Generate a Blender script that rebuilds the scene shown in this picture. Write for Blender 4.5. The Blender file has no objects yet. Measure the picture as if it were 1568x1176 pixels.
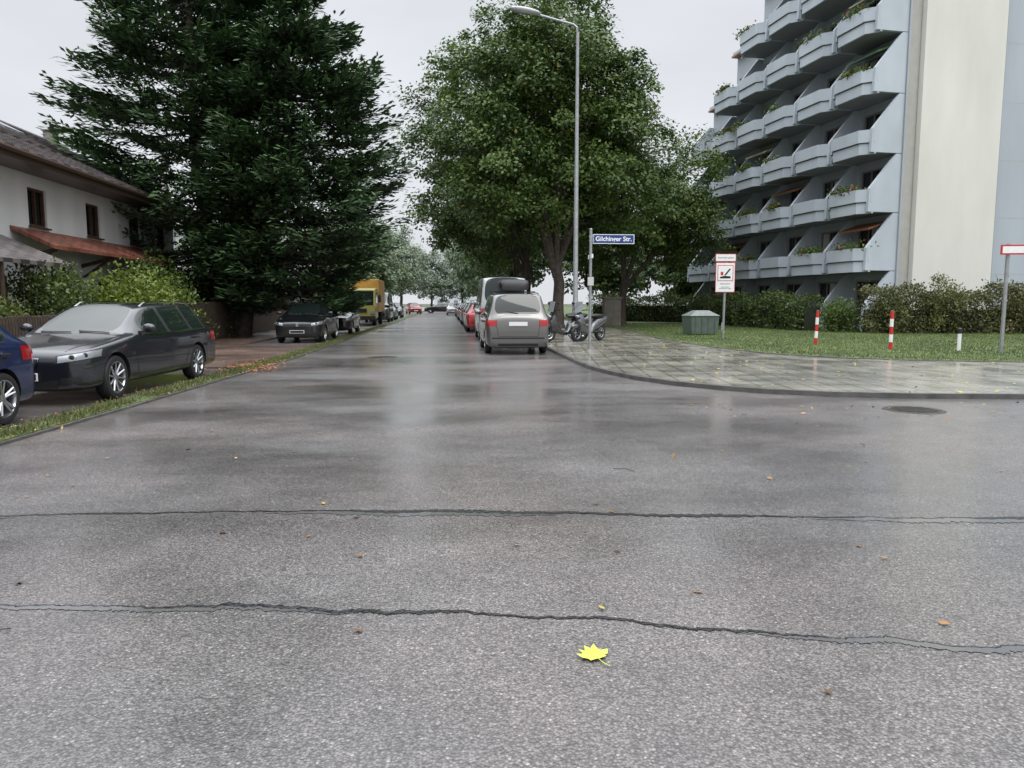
import bpy, bmesh, math, random
import numpy as np
from mathutils import Vector, Matrix
from mathutils.bvhtree import BVHTree
rng=np.random.default_rng(7); random.seed(7)
sc=bpy.context.scene
COL=sc.collection
PZ=.075
# ---------------------------------------------------------------- materials
def nodes(m):
    m.use_nodes=True; nt=m.node_tree; return nt,nt.nodes,nt.links
def mat(name,c,r=.5,metal=0,var=0,vs=3.0,bump=0,bs=40,coat=0,spec=.5,ior=None,streak=0):
    m=bpy.data.materials.new(name); nt,N,L=nodes(m); b=N['Principled BSDF']
    b.inputs['Base Color'].default_value=(*c,1); b.inputs['Roughness'].default_value=r
    b.inputs['Metallic'].default_value=metal; b.inputs['Specular IOR Level'].default_value=spec
    if ior: b.inputs['IOR'].default_value=ior
    if coat: b.inputs['Coat Weight'].default_value=coat; b.inputs['Coat Roughness'].default_value=.04
    g=N.new('ShaderNodeTexCoord')
    if var:
        n=N.new('ShaderNodeTexNoise'); n.inputs['Scale'].default_value=vs; n.inputs['Detail'].default_value=6
        if streak:
            mp=N.new('ShaderNodeMapping'); mp.inputs['Scale'].default_value=(1,1,streak); L.new(g.outputs['Object'],mp.inputs[0]); L.new(mp.outputs[0],n.inputs['Vector'])
        else: L.new(g.outputs['Object'],n.inputs['Vector'])
        mr=N.new('ShaderNodeMapRange'); mr.inputs[1].default_value=.3; mr.inputs[2].default_value=.7
        mr.inputs[3].default_value=1-var; mr.inputs[4].default_value=1+var
        L.new(n.outputs['Fac'],mr.inputs[0])
        mx=N.new('ShaderNodeVectorMath'); mx.operation='SCALE'; mx.inputs[0].default_value=c
        L.new(mr.outputs[0],mx.inputs['Scale']); L.new(mx.outputs[0],b.inputs['Base Color'])
    if bump:
        n=N.new('ShaderNodeTexNoise'); n.inputs['Scale'].default_value=bs; n.inputs['Detail'].default_value=5
        L.new(g.outputs['Object'],n.inputs['Vector'])
        bp=N.new('ShaderNodeBump'); bp.inputs['Strength'].default_value=bump; bp.inputs['Distance'].default_value=.02
        L.new(n.outputs['Fac'],bp.inputs['Height']); L.new(bp.outputs[0],b.inputs['Normal'])
    return m
def foliage_mat(name,rough=.45,trans=.25):
    m=bpy.data.materials.new(name); nt,N,L=nodes(m); b=N['Principled BSDF']; out=N['Material Output']
    a=N.new('ShaderNodeAttribute'); a.attribute_name='Col'
    L.new(a.outputs['Color'],b.inputs['Base Color']); b.inputs['Roughness'].default_value=rough
    b.inputs['Specular IOR Level'].default_value=.35
    if trans:
        t=N.new('ShaderNodeBsdfTranslucent'); L.new(a.outputs['Color'],t.inputs['Color'])
        mx=N.new('ShaderNodeMixShader'); mx.inputs[0].default_value=trans
        L.new(b.outputs[0],mx.inputs[1]); L.new(t.outputs[0],mx.inputs[2]); L.new(mx.outputs[0],out.inputs['Surface'])
    return m
def asphalt_mat(name,c1,c2,wet=(.3,.45),voro=95,bump=(.3,.7),coat=(.15,.95)):
    m=bpy.data.materials.new(name); nt,N,L=nodes(m); b=N['Principled BSDF']
    tc=N.new('ShaderNodeTexCoord'); P=tc.outputs['Object']
    def noise(s,d=5,vec=P,rough=.5):
        n=N.new('ShaderNodeTexNoise'); n.inputs['Scale'].default_value=s; n.inputs['Detail'].default_value=d; n.inputs['Roughness'].default_value=rough
        L.new(vec,n.inputs['Vector']); return n.outputs['Fac']
    def mr(v,a,b_,c,d):
        n=N.new('ShaderNodeMapRange')
        for i,x in enumerate((a,b_,c,d)): n.inputs[i+1].default_value=x
        L.new(v,n.inputs[0]); return n.outputs[0]
    big=mr(noise(.3,5),.35,.65,0,1)
    mx=N.new('ShaderNodeMix'); mx.data_type='RGBA'; L.new(big,mx.inputs[0]); mx.inputs[6].default_value=(*c1,1); mx.inputs[7].default_value=(*c2,1)
    vo=N.new('ShaderNodeTexVoronoi'); vo.inputs['Scale'].default_value=voro; L.new(P,vo.inputs['Vector'])
    sx=N.new('ShaderNodeSeparateColor'); L.new(vo.outputs['Color'],sx.inputs[0])
    sp=mr(sx.outputs[0],0,1,.50,1.45)
    sp2=mr(sx.outputs[1],.93,1.0,0,1.3)
    add=N.new('ShaderNodeMath'); add.operation='ADD'; L.new(sp,add.inputs[0]); L.new(sp2,add.inputs[1])
    ds=mr(vo.outputs['Distance'],.25,.75,1.12,.45)
    mu=N.new('ShaderNodeMath'); mu.operation='MULTIPLY'; L.new(add.outputs[0],mu.inputs[0]); L.new(ds,mu.inputs[1])
    mid=mr(noise(2.2,7,rough=.7),.3,.7,.80,1.2)
    mu2=N.new('ShaderNodeMath'); mu2.operation='MULTIPLY'; L.new(mu.outputs[0],mu2.inputs[0]); L.new(mid,mu2.inputs[1])
    mp=N.new('ShaderNodeMapping'); mp.inputs['Scale'].default_value=(.5,1,1); L.new(P,mp.inputs['Vector'])
    w1=noise(.45,6,mp.outputs[0],.62)
    dk=mr(w1,.36,.62,.72,1.08)          # soaked patches are darker
    mu3=N.new('ShaderNodeMath'); mu3.operation='MULTIPLY'; L.new(mu2.outputs[0],mu3.inputs[0]); L.new(dk,mu3.inputs[1])
    sc_=N.new('ShaderNodeVectorMath'); sc_.operation='SCALE'; L.new(mx.outputs[2],sc_.inputs[0]); L.new(mu3.outputs[0],sc_.inputs['Scale'])
    L.new(sc_.outputs[0],b.inputs['Base Color'])
    w=mr(w1,.36,.64,wet[0],wet[1]); L.new(w,b.inputs['Roughness'])
    b.inputs['Specular IOR Level'].default_value=.7
    bs=mr(w1,.36,.64,bump[0],bump[1])
    h=N.new('ShaderNodeMath'); h.operation='SUBTRACT'; h.inputs[0].default_value=1; L.new(vo.outputs['Distance'],h.inputs[1])
    bp=N.new('ShaderNodeBump'); bp.inputs['Distance'].default_value=.004; L.new(bs,bp.inputs['Strength']); L.new(h.outputs[0],bp.inputs['Height'])
    L.new(bp.outputs[0],b.inputs['Normal'])
    cw=mr(w1,.34,.66,coat[1],coat[0]); L.new(cw,b.inputs['Coat Weight'])
    cr=mr(w1,.34,.66,.10,.24); L.new(cr,b.inputs['Coat Roughness']); b.inputs['Coat IOR'].default_value=1.4
    cb=N.new('ShaderNodeBump'); cb.inputs['Distance'].default_value=.004; cb.inputs['Strength'].default_value=.22; L.new(noise(38,3),cb.inputs['Height']); L.new(cb.outputs[0],b.inputs['Coat Normal'])
    return m
def paver_mat(name,c1,c2,cm,size=.42,rot=0,wet=.28,mort=.022,nv=(.6,1.3),rh=None,off=0,coat=0):
    m=bpy.data.materials.new(name); nt,N,L=nodes(m); b=N['Principled BSDF']
    tc=N.new('ShaderNodeTexCoord'); mp=N.new('ShaderNodeMapping'); mp.inputs['Rotation'].default_value=(0,0,rot); L.new(tc.outputs['Object'],mp.inputs[0])
    br=N.new('ShaderNodeTexBrick'); br.offset=off; br.inputs['Scale'].default_value=1
    br.inputs['Brick Width'].default_value=size; br.inputs['Row Height'].default_value=rh or size; br.inputs['Mortar Size'].default_value=mort
    br.inputs['Mortar Smooth'].default_value=.3; br.inputs['Bias'].default_value=0
    br.inputs['Color1'].default_value=(*c1,1); br.inputs['Color2'].default_value=(*c2,1); br.inputs['Mortar'].default_value=(*cm,1)
    L.new(mp.outputs[0],br.inputs['Vector'])
    n=N.new('ShaderNodeTexNoise'); n.inputs['Scale'].default_value=1.1; n.inputs['Detail'].default_value=8; L.new(tc.outputs['Object'],n.inputs['Vector'])
    mr=N.new('ShaderNodeMapRange'); mr.inputs[1].default_value=.3; mr.inputs[2].default_value=.7; mr.inputs[3].default_value=nv[0]; mr.inputs[4].default_value=nv[1]; L.new(n.outputs['Fac'],mr.inputs[0])
    s=N.new('ShaderNodeVectorMath'); s.operation='SCALE'; L.new(br.outputs['Color'],s.inputs[0]); L.new(mr.outputs[0],s.inputs['Scale']); L.new(s.outputs[0],b.inputs['Base Color'])
    mr2=N.new('ShaderNodeMapRange'); mr2.inputs[1].default_value=.35; mr2.inputs[2].default_value=.65; mr2.inputs[3].default_value=wet*.6; mr2.inputs[4].default_value=wet*1.6; L.new(n.outputs['Fac'],mr2.inputs[0])
    L.new(mr2.outputs[0],b.inputs['Roughness'])
    bp=N.new('ShaderNodeBump'); bp.inputs['Distance'].default_value=.006; bp.inputs['Strength'].default_value=.6; bp.invert=True
    L.new(br.outputs['Fac'],bp.inputs['Height']); L.new(bp.outputs[0],b.inputs['Normal'])
    if coat: b.inputs['Coat Weight'].default_value=coat; b.inputs['Coat Roughness'].default_value=.14
    return m
def tile_mat(name,c1,c2,cm,bw,rh): return paver_mat(name,c1,c2,cm,bw,0,.5,.02,(.75,1.2),rh,.5)
M={}
M['asphalt']=asphalt_mat('wet_asphalt',(.118,.113,.110),(.148,.125,.116))
M['tar']=mat('tar_seal',(.007,.007,.008),.3,bump=.5,bs=30)
M['wetline']=mat('wet_sheen',(.10,.10,.10),.06,bump=.12,bs=12,spec=1)
M['kerb']=mat('kerb_granite',(.085,.082,.078),.35,var=.35,vs=4,bump=.3)
M['paver']=paver_mat('paving_slabs',(.255,.24,.205),(.215,.205,.175),(.06,.066,.036),.40,.13,.24,.016,(.7,1.2),coat=.5)
M['lpave']=asphalt_mat('gravel_path',(.15,.100,.078),(.18,.115,.088),(.25,.5),60)
M['lawn']=mat('lawn_soil',(.060,.090,.024),.8,var=.5,vs=1.2,bump=.8,bs=25)
M['ground']=mat('ground_earth',(.05,.06,.03),.9,var=.4,vs=.3)
M['leaf']=foliage_mat('leaf',.42,.22); M['needle']=foliage_mat('needle',.55,0)
M['fallen']=foliage_mat('fallen_leaf',.35,0)
M['bark']=mat('bark',(.065,.050,.040),.75,var=.45,vs=6,bump=1,bs=14)
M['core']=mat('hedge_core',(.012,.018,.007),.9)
M['steel']=mat('galvanised_steel',(.34,.35,.36),.38,metal=.6,var=.15,vs=8)
M['white']=mat('white_paint',(.78,.78,.78),.35,var=.05,vs=9); M['red']=mat('red_paint',(.50,.03,.025),.35); M['blue']=mat('sign_blue',(.01,.045,.20),.3)
M['black']=mat('black_plastic',(.012,.012,.013),.4); M['dark']=mat('wheel_well',(.004,.004,.004),.9)
M['rubber']=mat('tyre_rubber',(.014,.014,.015),.55); M['alloy']=mat('alloy_wheel',(.42,.43,.45),.25,metal=.9)
M['glass']=mat('car_glass',(.010,.016,.014),.03,spec=.6,ior=1.52); M['chrome']=mat('chrome',(.65,.66,.68),.08,metal=1)
M['lens']=mat('headlamp_lens',(.26,.28,.30),.05,spec=1,metal=.3); M['tail']=mat('tail_lamp',(.30,.008,.008),.12,spec=.5,coat=.6)
M['frost']=mat('greybeige',(.5,.5,.5),.4)
M['plate']=mat('number_plate',(.7,.7,.7),.3)
# ---------------------------------------------------------------- mesh builder
class MB:
    def __init__(s): s.v=[];s.f=[];s.m=[]
    def poly(s,pts,m=0):
        b=len(s.v); s.v+= [tuple(p) for p in pts]; s.f.append(tuple(range(b,b+len(pts)))); s.m.append(m)
    def box(s,x0,x1,y0,y1,z0,z1,m=0):
        b=len(s.v); s.v+=[(x0,y0,z0),(x1,y0,z0),(x1,y1,z0),(x0,y1,z0),(x0,y0,z1),(x1,y0,z1),(x1,y1,z1),(x0,y1,z1)]
        for q in ((0,3,2,1),(4,5,6,7),(0,1,5,4),(1,2,6,5),(2,3,7,6),(3,0,4,7)): s.f.append(tuple(b+i for i in q)); s.m.append(m)
    def prism(s,pts,vec,m=0):
        b=len(s.v); n=len(pts); vec=Vector(vec)
        s.v+=[tuple(p) for p in pts]+[tuple(Vector(p)+vec) for p in pts]
        s.f.append(tuple(range(b+n-1,b-1,-1))); s.f.append(tuple(range(b+n,b+2*n))); s.m+=[m,m]
        for i in range(n):
            j=(i+1)%n; s.f.append((b+i,b+j,b+n+j,b+n+i)); s.m.append(m)
    def tube(s,path,rad,n=8,m=0,cap=True):
        path=[Vector(p) for p in path]; b=len(s.v); up=Vector((0,0,1))
        for i,p in enumerate(path):
            a=path[max(0,i-1)]; c=path[min(len(path)-1,i+1)]; t=(c-a).normalized()
            u=t.cross(up) if abs(t.z)<.95 else t.cross(Vector((0,1,0)))
            u.normalize(); w=u.cross(t); r=rad[i] if hasattr(rad,'__len__') else rad
            for k in range(n):
                an=2*math.pi*k/n; s.v.append(tuple(p+u*r*math.cos(an)+w*r*math.sin(an)))
        for i in range(len(path)-1):
            for k in range(n):
                k2=(k+1)%n; s.f.append((b+i*n+k,b+i*n+k2,b+(i+1)*n+k2,b+(i+1)*n+k)); s.m.append(m)
        if cap:
            s.f.append(tuple(b+k for k in range(n))); e=b+(len(path)-1)*n
            s.f.append(tuple(e+k for k in reversed(range(n)))); s.m+=[m,m]
    def lathe(s,prof,c,axis='y',n=28,m=0):
        b=len(s.v); c=Vector(c)
        for r,o in prof:
            for k in range(n):
                a=2*math.pi*k/n; u,w=r*math.cos(a),r*math.sin(a)
                p={'y':(u,o,w),'z':(u,w,o),'x':(o,u,w)}[axis]; s.v.append(tuple(c+Vector(p)))
        for i in range(len(prof)-1):
            for k in range(n):
                k2=(k+1)%n; s.f.append((b+i*n+k,b+i*n+k2,b+(i+1)*n+k2,b+(i+1)*n+k)); s.m.append(m)
    def ell(s,c,r,m=0,n=14,h=9):
        prof=[(max(1e-4,math.sin(math.pi*i/h)),-math.cos(math.pi*i/h)) for i in range(h+1)]
        b=len(s.v); s.lathe(prof,(0,0,0),'z',n,m)
        for i in range(b,len(s.v)):
            v=s.v[i]; s.v[i]=(c[0]+v[0]*r[0],c[1]+v[1]*r[1],c[2]+v[2]*r[2])
    def build(s,name,mats,parent=None,smooth=False,bevel=0,loc=(0,0,0),rot=0):
        me=bpy.data.meshes.new(name); me.from_pydata(s.v,[],s.f)
        for m in mats: me.materials.append(m)
        me.polygons.foreach_set('material_index',s.m)
        if smooth: me.polygons.foreach_set('use_smooth',[True]*len(s.f))
        me.update(); o=bpy.data.objects.new(name,me); COL.objects.link(o); o.location=loc; o.rotation_euler=(0,0,rot)
        if parent: o.parent=parent
        if bevel:
            bv=o.modifiers.new('b','BEVEL'); bv.width=bevel; bv.segments=2; bv.limit_method='ANGLE'
        if smooth: me.set_sharp_from_angle(angle=math.radians(40))
        return o
def empty(name,loc=(0,0,0),rot=0,parent=None):
    o=bpy.data.objects.new(name,None); COL.objects.link(o); o.location=loc; o.rotation_euler=(0,0,rot)
    if parent: o.parent=parent
    return o
def leafmesh(name,P,D,Nn,Ls,Ws,C,m,parent=None):
    n=len(P); D=D/np.linalg.norm(D,axis=1,keepdims=True); S=np.cross(D,Nn); S/=np.linalg.norm(S,axis=1,keepdims=True)+1e-9
    Ls=np.broadcast_to(Ls,(n,))[:,None]; Ws=np.broadcast_to(Ws,(n,))[:,None]
    V=np.stack([P,P+D*Ls*.55+S*Ws*.5,P+D*Ls,P+D*Ls*.55-S*Ws*.5],1).reshape(-1,3).astype(np.float32)
    me=bpy.data.meshes.new(name); me.vertices.add(4*n); me.vertices.foreach_set('co',V.ravel())
    me.loops.add(4*n); me.loops.foreach_set('vertex_index',np.arange(4*n,dtype=np.int32))
    me.polygons.add(n); me.polygons.foreach_set('loop_start',np.arange(0,4*n,4,dtype=np.int32))
    me.update(calc_edges=True)
    ca=me.color_attributes.new('Col','FLOAT_COLOR','POINT')
    CC=np.ones((n,4,4),np.float32); CC[:,:,:3]=np.clip(C,0,1)[:,None,:]; ca.data.foreach_set('color',CC.ravel())
    me.materials.append(m); o=bpy.data.objects.new(name,me); COL.objects.link(o)
    if parent: o.parent=parent
    return o
def rdir(n):
    v=rng.normal(size=(n,3)); return v/np.linalg.norm(v,axis=1,keepdims=True)
# ---------------------------------------------------------------- trees
def broadleaf(name,loc,lobes,trunk_r,fork_z,nclump,nleaf,lsize,c0,c1,clump_r=.85,droop=.6):
    root=empty(name,loc)
    vols=np.array([(l[3]*l[4]*l[5])**.8 for l in lobes]); pr=vols/vols.sum()
    cs=[];outs=[]
    for i in range(nclump):
        l=lobes[rng.choice(len(lobes),p=pr)]
        d=rdir(1)[0]; r=rng.uniform(.2,1)**.4
        wob=1+.18*math.sin(4*d[0]+3*d[2]+l[0]*3)+.13*math.sin(7*d[1]+6*d[2]+l[2])
        cs.append([l[0]+d[0]*l[3]*r*wob,l[1]+d[1]*l[4]*r*wob,l[2]+d[2]*l[5]*r*wob]); outs.append(d*r)
    cs=np.array(cs); outs=np.array(outs)
    idx=np.repeat(np.arange(nclump),nleaf); n=len(idx)
    cr=(clump_r*rng.uniform(.5,1.35,nclump))[idx]
    off=rdir(n)*(rng.uniform(0,1,n)**.5)[:,None]*cr[:,None]; off[:,2]*=droop
    off[:,2]-=.25*(off[:,0]**2+off[:,1]**2)/np.maximum(cr,.1)
    P=cs[idx]+off
    Nn=rdir(n)*.7+outs[idx]*.5+np.array([0,0,.8]); Nn/=np.linalg.norm(Nn,axis=1,keepdims=True)
    D=rdir(n)+off*.4; D[:,2]-=.35; D-=Nn*np.sum(D*Nn,1,keepdims=True)*.8
    t=np.clip(rng.uniform(.0,1,nclump)[idx]*.6+.4*rng.uniform(0,1,n)+off[:,2]*.3,0,1)[:,None]
    C=np.array(c0)*(1-t)+np.array(c1)*t
    yel=(rng.uniform(size=n)<.008); C[yel]=(.22,.19,.02)
    leafmesh('leaves',P,D,Nn,rng.uniform(.7,1.3,n)*lsize,rng.uniform(.6,1,n)*lsize*.8,C,M['leaf'],root)
    mb=MB()
    f0=Vector((rng.uniform(-.3,.3),rng.uniform(-.3,.3),fork_z))
    mb.tube([(0,0,-.1),(.02,0,.25),(0,.02,1.2),(.08,0,fork_z*.7),(f0.x*.4,f0.y*.4,fork_z)],[trunk_r*1.5,trunk_r*1.1,trunk_r,trunk_r*.9,trunk_r*.82],10)
    tops=[]
    for l in lobes:
        st=Vector((f0.x*.4,f0.y*.4,fork_z*rng.uniform(.75,1))); e=Vector((l[0],l[1],l[2]+l[5]*.5))
        mid=st.lerp(e,.45)+Vector((rng.uniform(-.5,.5),rng.uniform(-.5,.5),.6)); pts=[st,st.lerp(mid,.5),mid,mid.lerp(e,.5)+Vector((.2,.1,0)),e]
        mb.tube(pts,[trunk_r*.62,trunk_r*.5,trunk_r*.4,trunk_r*.26,.04],8); tops+=pts[1:4]
    for i in rng.choice(nclump,min(nclump,80),replace=False):
        e=Vector(cs[i]); st=min(tops,key=lambda q:(q-e).length+max(0,q.z-e.z)*2)
        mid=st.lerp(e,.5)+Vector((0,0,.3+.1*rng.normal()))
        mb.tube([st,mid,e],[trunk_r*.2,trunk_r*.13,.02],6)
    mb.build('trunk',[M['bark']],root,True)
    return root
def conifer(name,loc,stems):
    root=empty(name,loc); mb=MB()
    Ps=[];Ds=[];Ns=[];Ls=[];Ws=[];Cs=[]
    for (sx,sy,H,zs,rs,nb) in stems:
        mb.tube([(0,0,-.1),(sx*.1,sy*.3,1.2),(sx*.35,sy,3.0),(sx,sy,6.5),(sx,sy,H*.7),(sx,sy,H)],[.40,.34,.28,.20,.12,.03],10)
        ph=rng.uniform(0,6.28,4)
        for b in range(nb):
            z0=zs[0]+(H-zs[0]-.3)*rng.uniform(0,1)**1.15
            th=rng.uniform(0,2*math.pi)
            L=np.interp(z0,zs,rs)*(1+.12*math.sin(3*th+z0*.9+ph[0])+.08*math.sin(5*th-z0*1.7+ph[1]))*rng.uniform(.72,1.02)
            L=max(L,.5); k=int(42*L+40)
            s=1-rng.uniform(0,.72,k)**1.15
            out=np.array([math.cos(th),math.sin(th),0]); lat=np.array([-math.sin(th),math.cos(th),0])
            wid=.36*L+.35
            l=rng.uniform(-1,1,k)*wid*np.clip(1.15-s,0.05,.75)
            nt=max(4,int(L*3)); tc_=rng.uniform(0,1,(nt,3)); ti=rng.integers(0,nt,k)
            ts=1-.7*tc_[ti,0]; tl=(tc_[ti,1]*2-1)*wid*np.clip(1.1-ts,.05,.75)
            s=.45*s+.55*ts; l=.4*l+.6*tl
            zz=z0+L*(-.20*s+.30*s**2)-np.abs(l)*.22+(tc_[ti,2]-.5)*.35+rng.normal(0,.08,k)
            P=out*(L*s)[:,None]+lat*l[:,None]; P[:,2]=np.maximum(zz,.3); P[:,0]+=sx;P[:,1]+=sy
            D=out*1.0+lat*(np.sign(l)*rng.uniform(.2,1.0,k))[:,None]+rng.normal(0,.25,(k,3)); D[:,2]+=.05+.45*s-rng.uniform(0,.6,k)
            Nn=rdir(k)*.5+np.array([0,0,1.])+out*.5; Nn/=np.linalg.norm(Nn,axis=1,keepdims=True)
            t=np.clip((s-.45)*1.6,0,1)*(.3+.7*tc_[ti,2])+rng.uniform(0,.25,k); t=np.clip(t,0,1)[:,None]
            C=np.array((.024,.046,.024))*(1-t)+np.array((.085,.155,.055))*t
            Ps.append(P);Ds.append(D);Ns.append(Nn);Ls.append(rng.uniform(.24,.42,k));Ws.append(rng.uniform(.08,.14,k));Cs.append(C)
            if b%3==0:
                pts=[(sx+out[0]*L*q,sy+out[1]*L*q,z0+L*(-.22*q+.30*q*q)) for q in (0,.35,.7,.95)]
                mb.tube(pts,[.07,.05,.03,.01],5)
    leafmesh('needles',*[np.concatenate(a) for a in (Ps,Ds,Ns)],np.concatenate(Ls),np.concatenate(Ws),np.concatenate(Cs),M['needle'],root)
    mb.build('trunk',[M['bark']],root,True)
    return root
def shrub(name,loc,r,n,ls,c0,c1,parent=None):
    root=empty(name,loc)
    nc=max(6,n//120); cs=rdir(nc)*(rng.uniform(.3,1,nc)**.5)[:,None]*np.array(r)*.85; cs[:,2]=np.abs(cs[:,2])+r[2]*.08
    idx=rng.integers(0,nc,n); off=rdir(n)*(rng.uniform(0,1,n)**.5)[:,None]*min(r)*.42
    P=cs[idx]+off; P[:,2]=np.maximum(P[:,2],.03); D=rdir(n)+off; D[:,2]+=.2; Nn=rdir(n)+np.array([0,0,.8])
    t=np.clip(rng.uniform(0,1,nc)[idx]*.5+.5*rng.uniform(0,1,n),0,1)[:,None]; C=np.array(c0)*(1-t)+np.array(c1)*t
    leafmesh('leaves',P,D,Nn/np.linalg.norm(Nn,axis=1,keepdims=True),rng.uniform(.7,1.3,n)*ls,rng.uniform(.4,.8,n)*ls,C,M['leaf'],root)
    mb=MB()
    for i in range(min(nc,14)): mb.tube([(0,0,0),tuple(cs[i]*.5+np.array([0,0,.1])),tuple(cs[i])],[.03,.02,.008],5)
    mb.build('stems',[M['bark']],root); return root
def hedge(name,p0,p1,w,h,n,ls,c0,c1,zb=PZ,rough=.12):
    p0=np.array(p0,float);p1=np.array(p1,float); L=np.linalg.norm(p1-p0); a=math.atan2(p1[1]-p0[1],p1[0]-p0[0])
    root=empty(name,(p0[0],p0[1],zb),a)
    x=rng.uniform(0,L,n); u=rng.uniform(0,1,n); hh=h*(1+rough*np.sin(x*1.3)+rough*.7*np.sin(x*3.1+1)+rough*.5*np.sin(x*6.3+2))
    per=rng.uniform(0,2*h+w,n); y=np.where(per<h,-w/2,np.where(per<h+w,per-h-w/2,w/2)); z=np.where(per<h,per,np.where(per<h+w,h,2*h+w-per))/h*hh
    P=np.stack([x,y,z],1); P+=rng.normal(0,.10,(n,3)); P[:,1]+=.14*np.sin(x*2.1+z*3)+.10*np.sin(x*4.7); P[:,2]=np.maximum(P[:,2],.02)
    spr=rng.uniform(size=n)<.03; P[spr,2]+=np.abs(rng.normal(0,.18,spr.sum()))
    Nn=rdir(n)+np.stack([0*x,np.sign(y)*.6,.6+0*x],1); D=rdir(n); D[:,2]+=.35
    cl=.5+.5*np.sin(x*2.3+z*4)*np.sin(x*5.1+1); t=np.clip(.5*cl+.6*u-.1,0,1)[:,None]; C=np.array(c0)*(1-t)+np.array(c1)*t
    leafmesh('leaves',P,D,Nn/np.linalg.norm(Nn,axis=1,keepdims=True),rng.uniform(.7,1.4,n)*ls,rng.uniform(.5,.8,n)*ls,C,M['leaf'],root)
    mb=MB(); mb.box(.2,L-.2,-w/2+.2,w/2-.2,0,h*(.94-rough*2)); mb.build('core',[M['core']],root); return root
# ---------------------------------------------------------------- ground, road, pavement
mb=MB(); mb.poly([(-700,-300,-.02),(700,-300,-.02),(700,1100,-.02),(-700,1100,-.02)]); mb.build('ground',[M['ground']])
mb=MB(); mb.poly([(-7.2,-30,0),(90,-30,0),(90,260,0),(-7.2,260,0)]); mb.build('road',[M['asphalt']])
KR=[(3.25,260),(3.2,60),(3.15,30),(3.10,20.2),(3.08,17.6),(3.14,16.0),(3.3,14.9),(3.55,13.8),(3.97,12.82),(4.52,12.07),(5.1,11.5),(5.9,11.05),(7.1,10.73),(8.72,10.5),(14,9.9),(30,8.3),(90,2.5)]
mb=MB()
mb.prism([(x,y,.0) for x,y in KR]+[(90,260,0)],(0,0,PZ-.005)); mb.build('pavement',[M['paver']])
def offset_path(path,w):
    out=[]
    for i,(x,y) in enumerate(path):
        a=path[max(0,i-1)];b=path[min(len(path)-1,i+1)]; t=Vector((b[0]-a[0],b[1]-a[1])).normalized(); out.append((x-t.y*w,y+t.x*w))
    return out
def strip(mb,path,w0,w1,z0,z1,m=0):
    A=offset_path(path,w0);B=offset_path(path,w1)
    for i in range(len(path)-1):
        a,b,c,d=A[i],A[i+1],B[i+1],B[i]
        mb.prism([(*a,z0),(*b,z0),(*c,z0),(*d,z0)],(0,0,z1-z0),m)
mb=MB(); strip(mb,KR,-.02,.09,.0,PZ+.001); mb.build('kerb',[M['kerb']])
LAWN=[(9.6,260),(9.5,60),(9.25,38),(8.3,29.1),(8.25,24.6),(8.45,21.2),(8.9,19.4),(10,17.8),(11.5,16.9),(13.35,16.3),(20,15.4),(40,13),(90,7)]
mb=MB(); mb.poly([(x,y,PZ+.005) for x,y in LAWN]+[(90,260,PZ+.005)]); mb.build('lawn',[M['lawn']])
mb=MB(); strip(mb,LAWN,-.06,.02,PZ-.02,PZ+.015); mb.build('lawn_edging',[M['kerb']])
mb=MB(); mb.poly([(3.6,34,PZ+.003),(6.7,34,PZ+.003),(6.7,260,PZ+.003),(3.6,260,PZ+.003)]); mb.build('tree_bed',[M['lawn']])
KL=[(-4.9,-5),(-4.68,3),(-4.55,7.9),(-4.39,10.65),(-4.22,14.3),(-4.0,19.05),(-3.9,30),(-3.75,51),(-3.7,260)]
mb=MB(); strip(mb,KL,-.0,.05,0,.03); mb.build('kerb',[M['kerb']])
mb=MB(); strip(mb,KL,.05,.50,0,.04); mb.build('grass_verge',[M['lawn']])
mb=MB(); strip(mb,[(-7.15,-5),(-7.0,20),(-6.9,50),(-6.9,260)],0,2.1,0,.06); strip(mb,[(-4.55,16.9),(-4.40,25.2)],.02,2.55,0,.047); mb.build('footpath',[M['lpave']])
mb=MB(); mb.poly([(-60,-30,.03),(-9.1,-30,.03),(-9.0,260,.03),(-60,260,.03)]); mb.build('garden_ground',[M['lawn']])
def blades(name,xy,h,zb,c0,c1):
    n=len(xy); P=np.c_[xy,np.full(n,zb)]; D=rng.normal(0,.35,(n,3)); D[:,2]=1; Nn=rdir(n); Nn[:,2]=0; Nn+=1e-3
    t=rng.uniform(0,1,n)[:,None]; t=np.clip(.5*t+.5*(.5+.5*np.sin(xy[:,:1]*1.1+np.sin(xy[:,1:2]*.7))),0,1); C=np.array(c0)*(1-t)+np.array(c1)*t
    leafmesh(name,P,D,Nn,rng.uniform(.5,1.2,n)*h,np.full(n,.016),C,M['fallen'])
def inpoly(px,py,poly):
    r=np.zeros(len(px),bool); n=len(poly); j=n-1
    for i in range(n):
        xi,yi=poly[i];xj,yj=poly[j]
        c=((yi>py)!=(yj>py))&(px<(xj-xi)*(py-yi)/(yj-yi+1e-12)+xi); r^=c; j=i
    return r
xy=np.c_[rng.uniform(8,30,120000),15+rng.uniform(0,1,120000)**1.3*35]; k=inpoly(xy[:,0],xy[:,1],LAWN+[(90,260)])
blades('lawn_grass',xy[k],.07,PZ,(.055,.085,.022),(.14,.18,.050))
tt=rng.uniform(0,1,22000)**1.4; yy=3+tt*45; xl=np.interp(yy,[p[1] for p in KL],[p[0] for p in KL])-.03-np.abs(rng.normal(.16,.14,len(yy)))
kk=(np.sin(yy*2.1)+np.sin(yy*5.3+1)+rng.normal(0,1,len(yy)))>-.9
blades('verge_grass',np.c_[xl,yy][kk],.07,.035,(.045,.06,.020),(.13,.145,.05))
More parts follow.
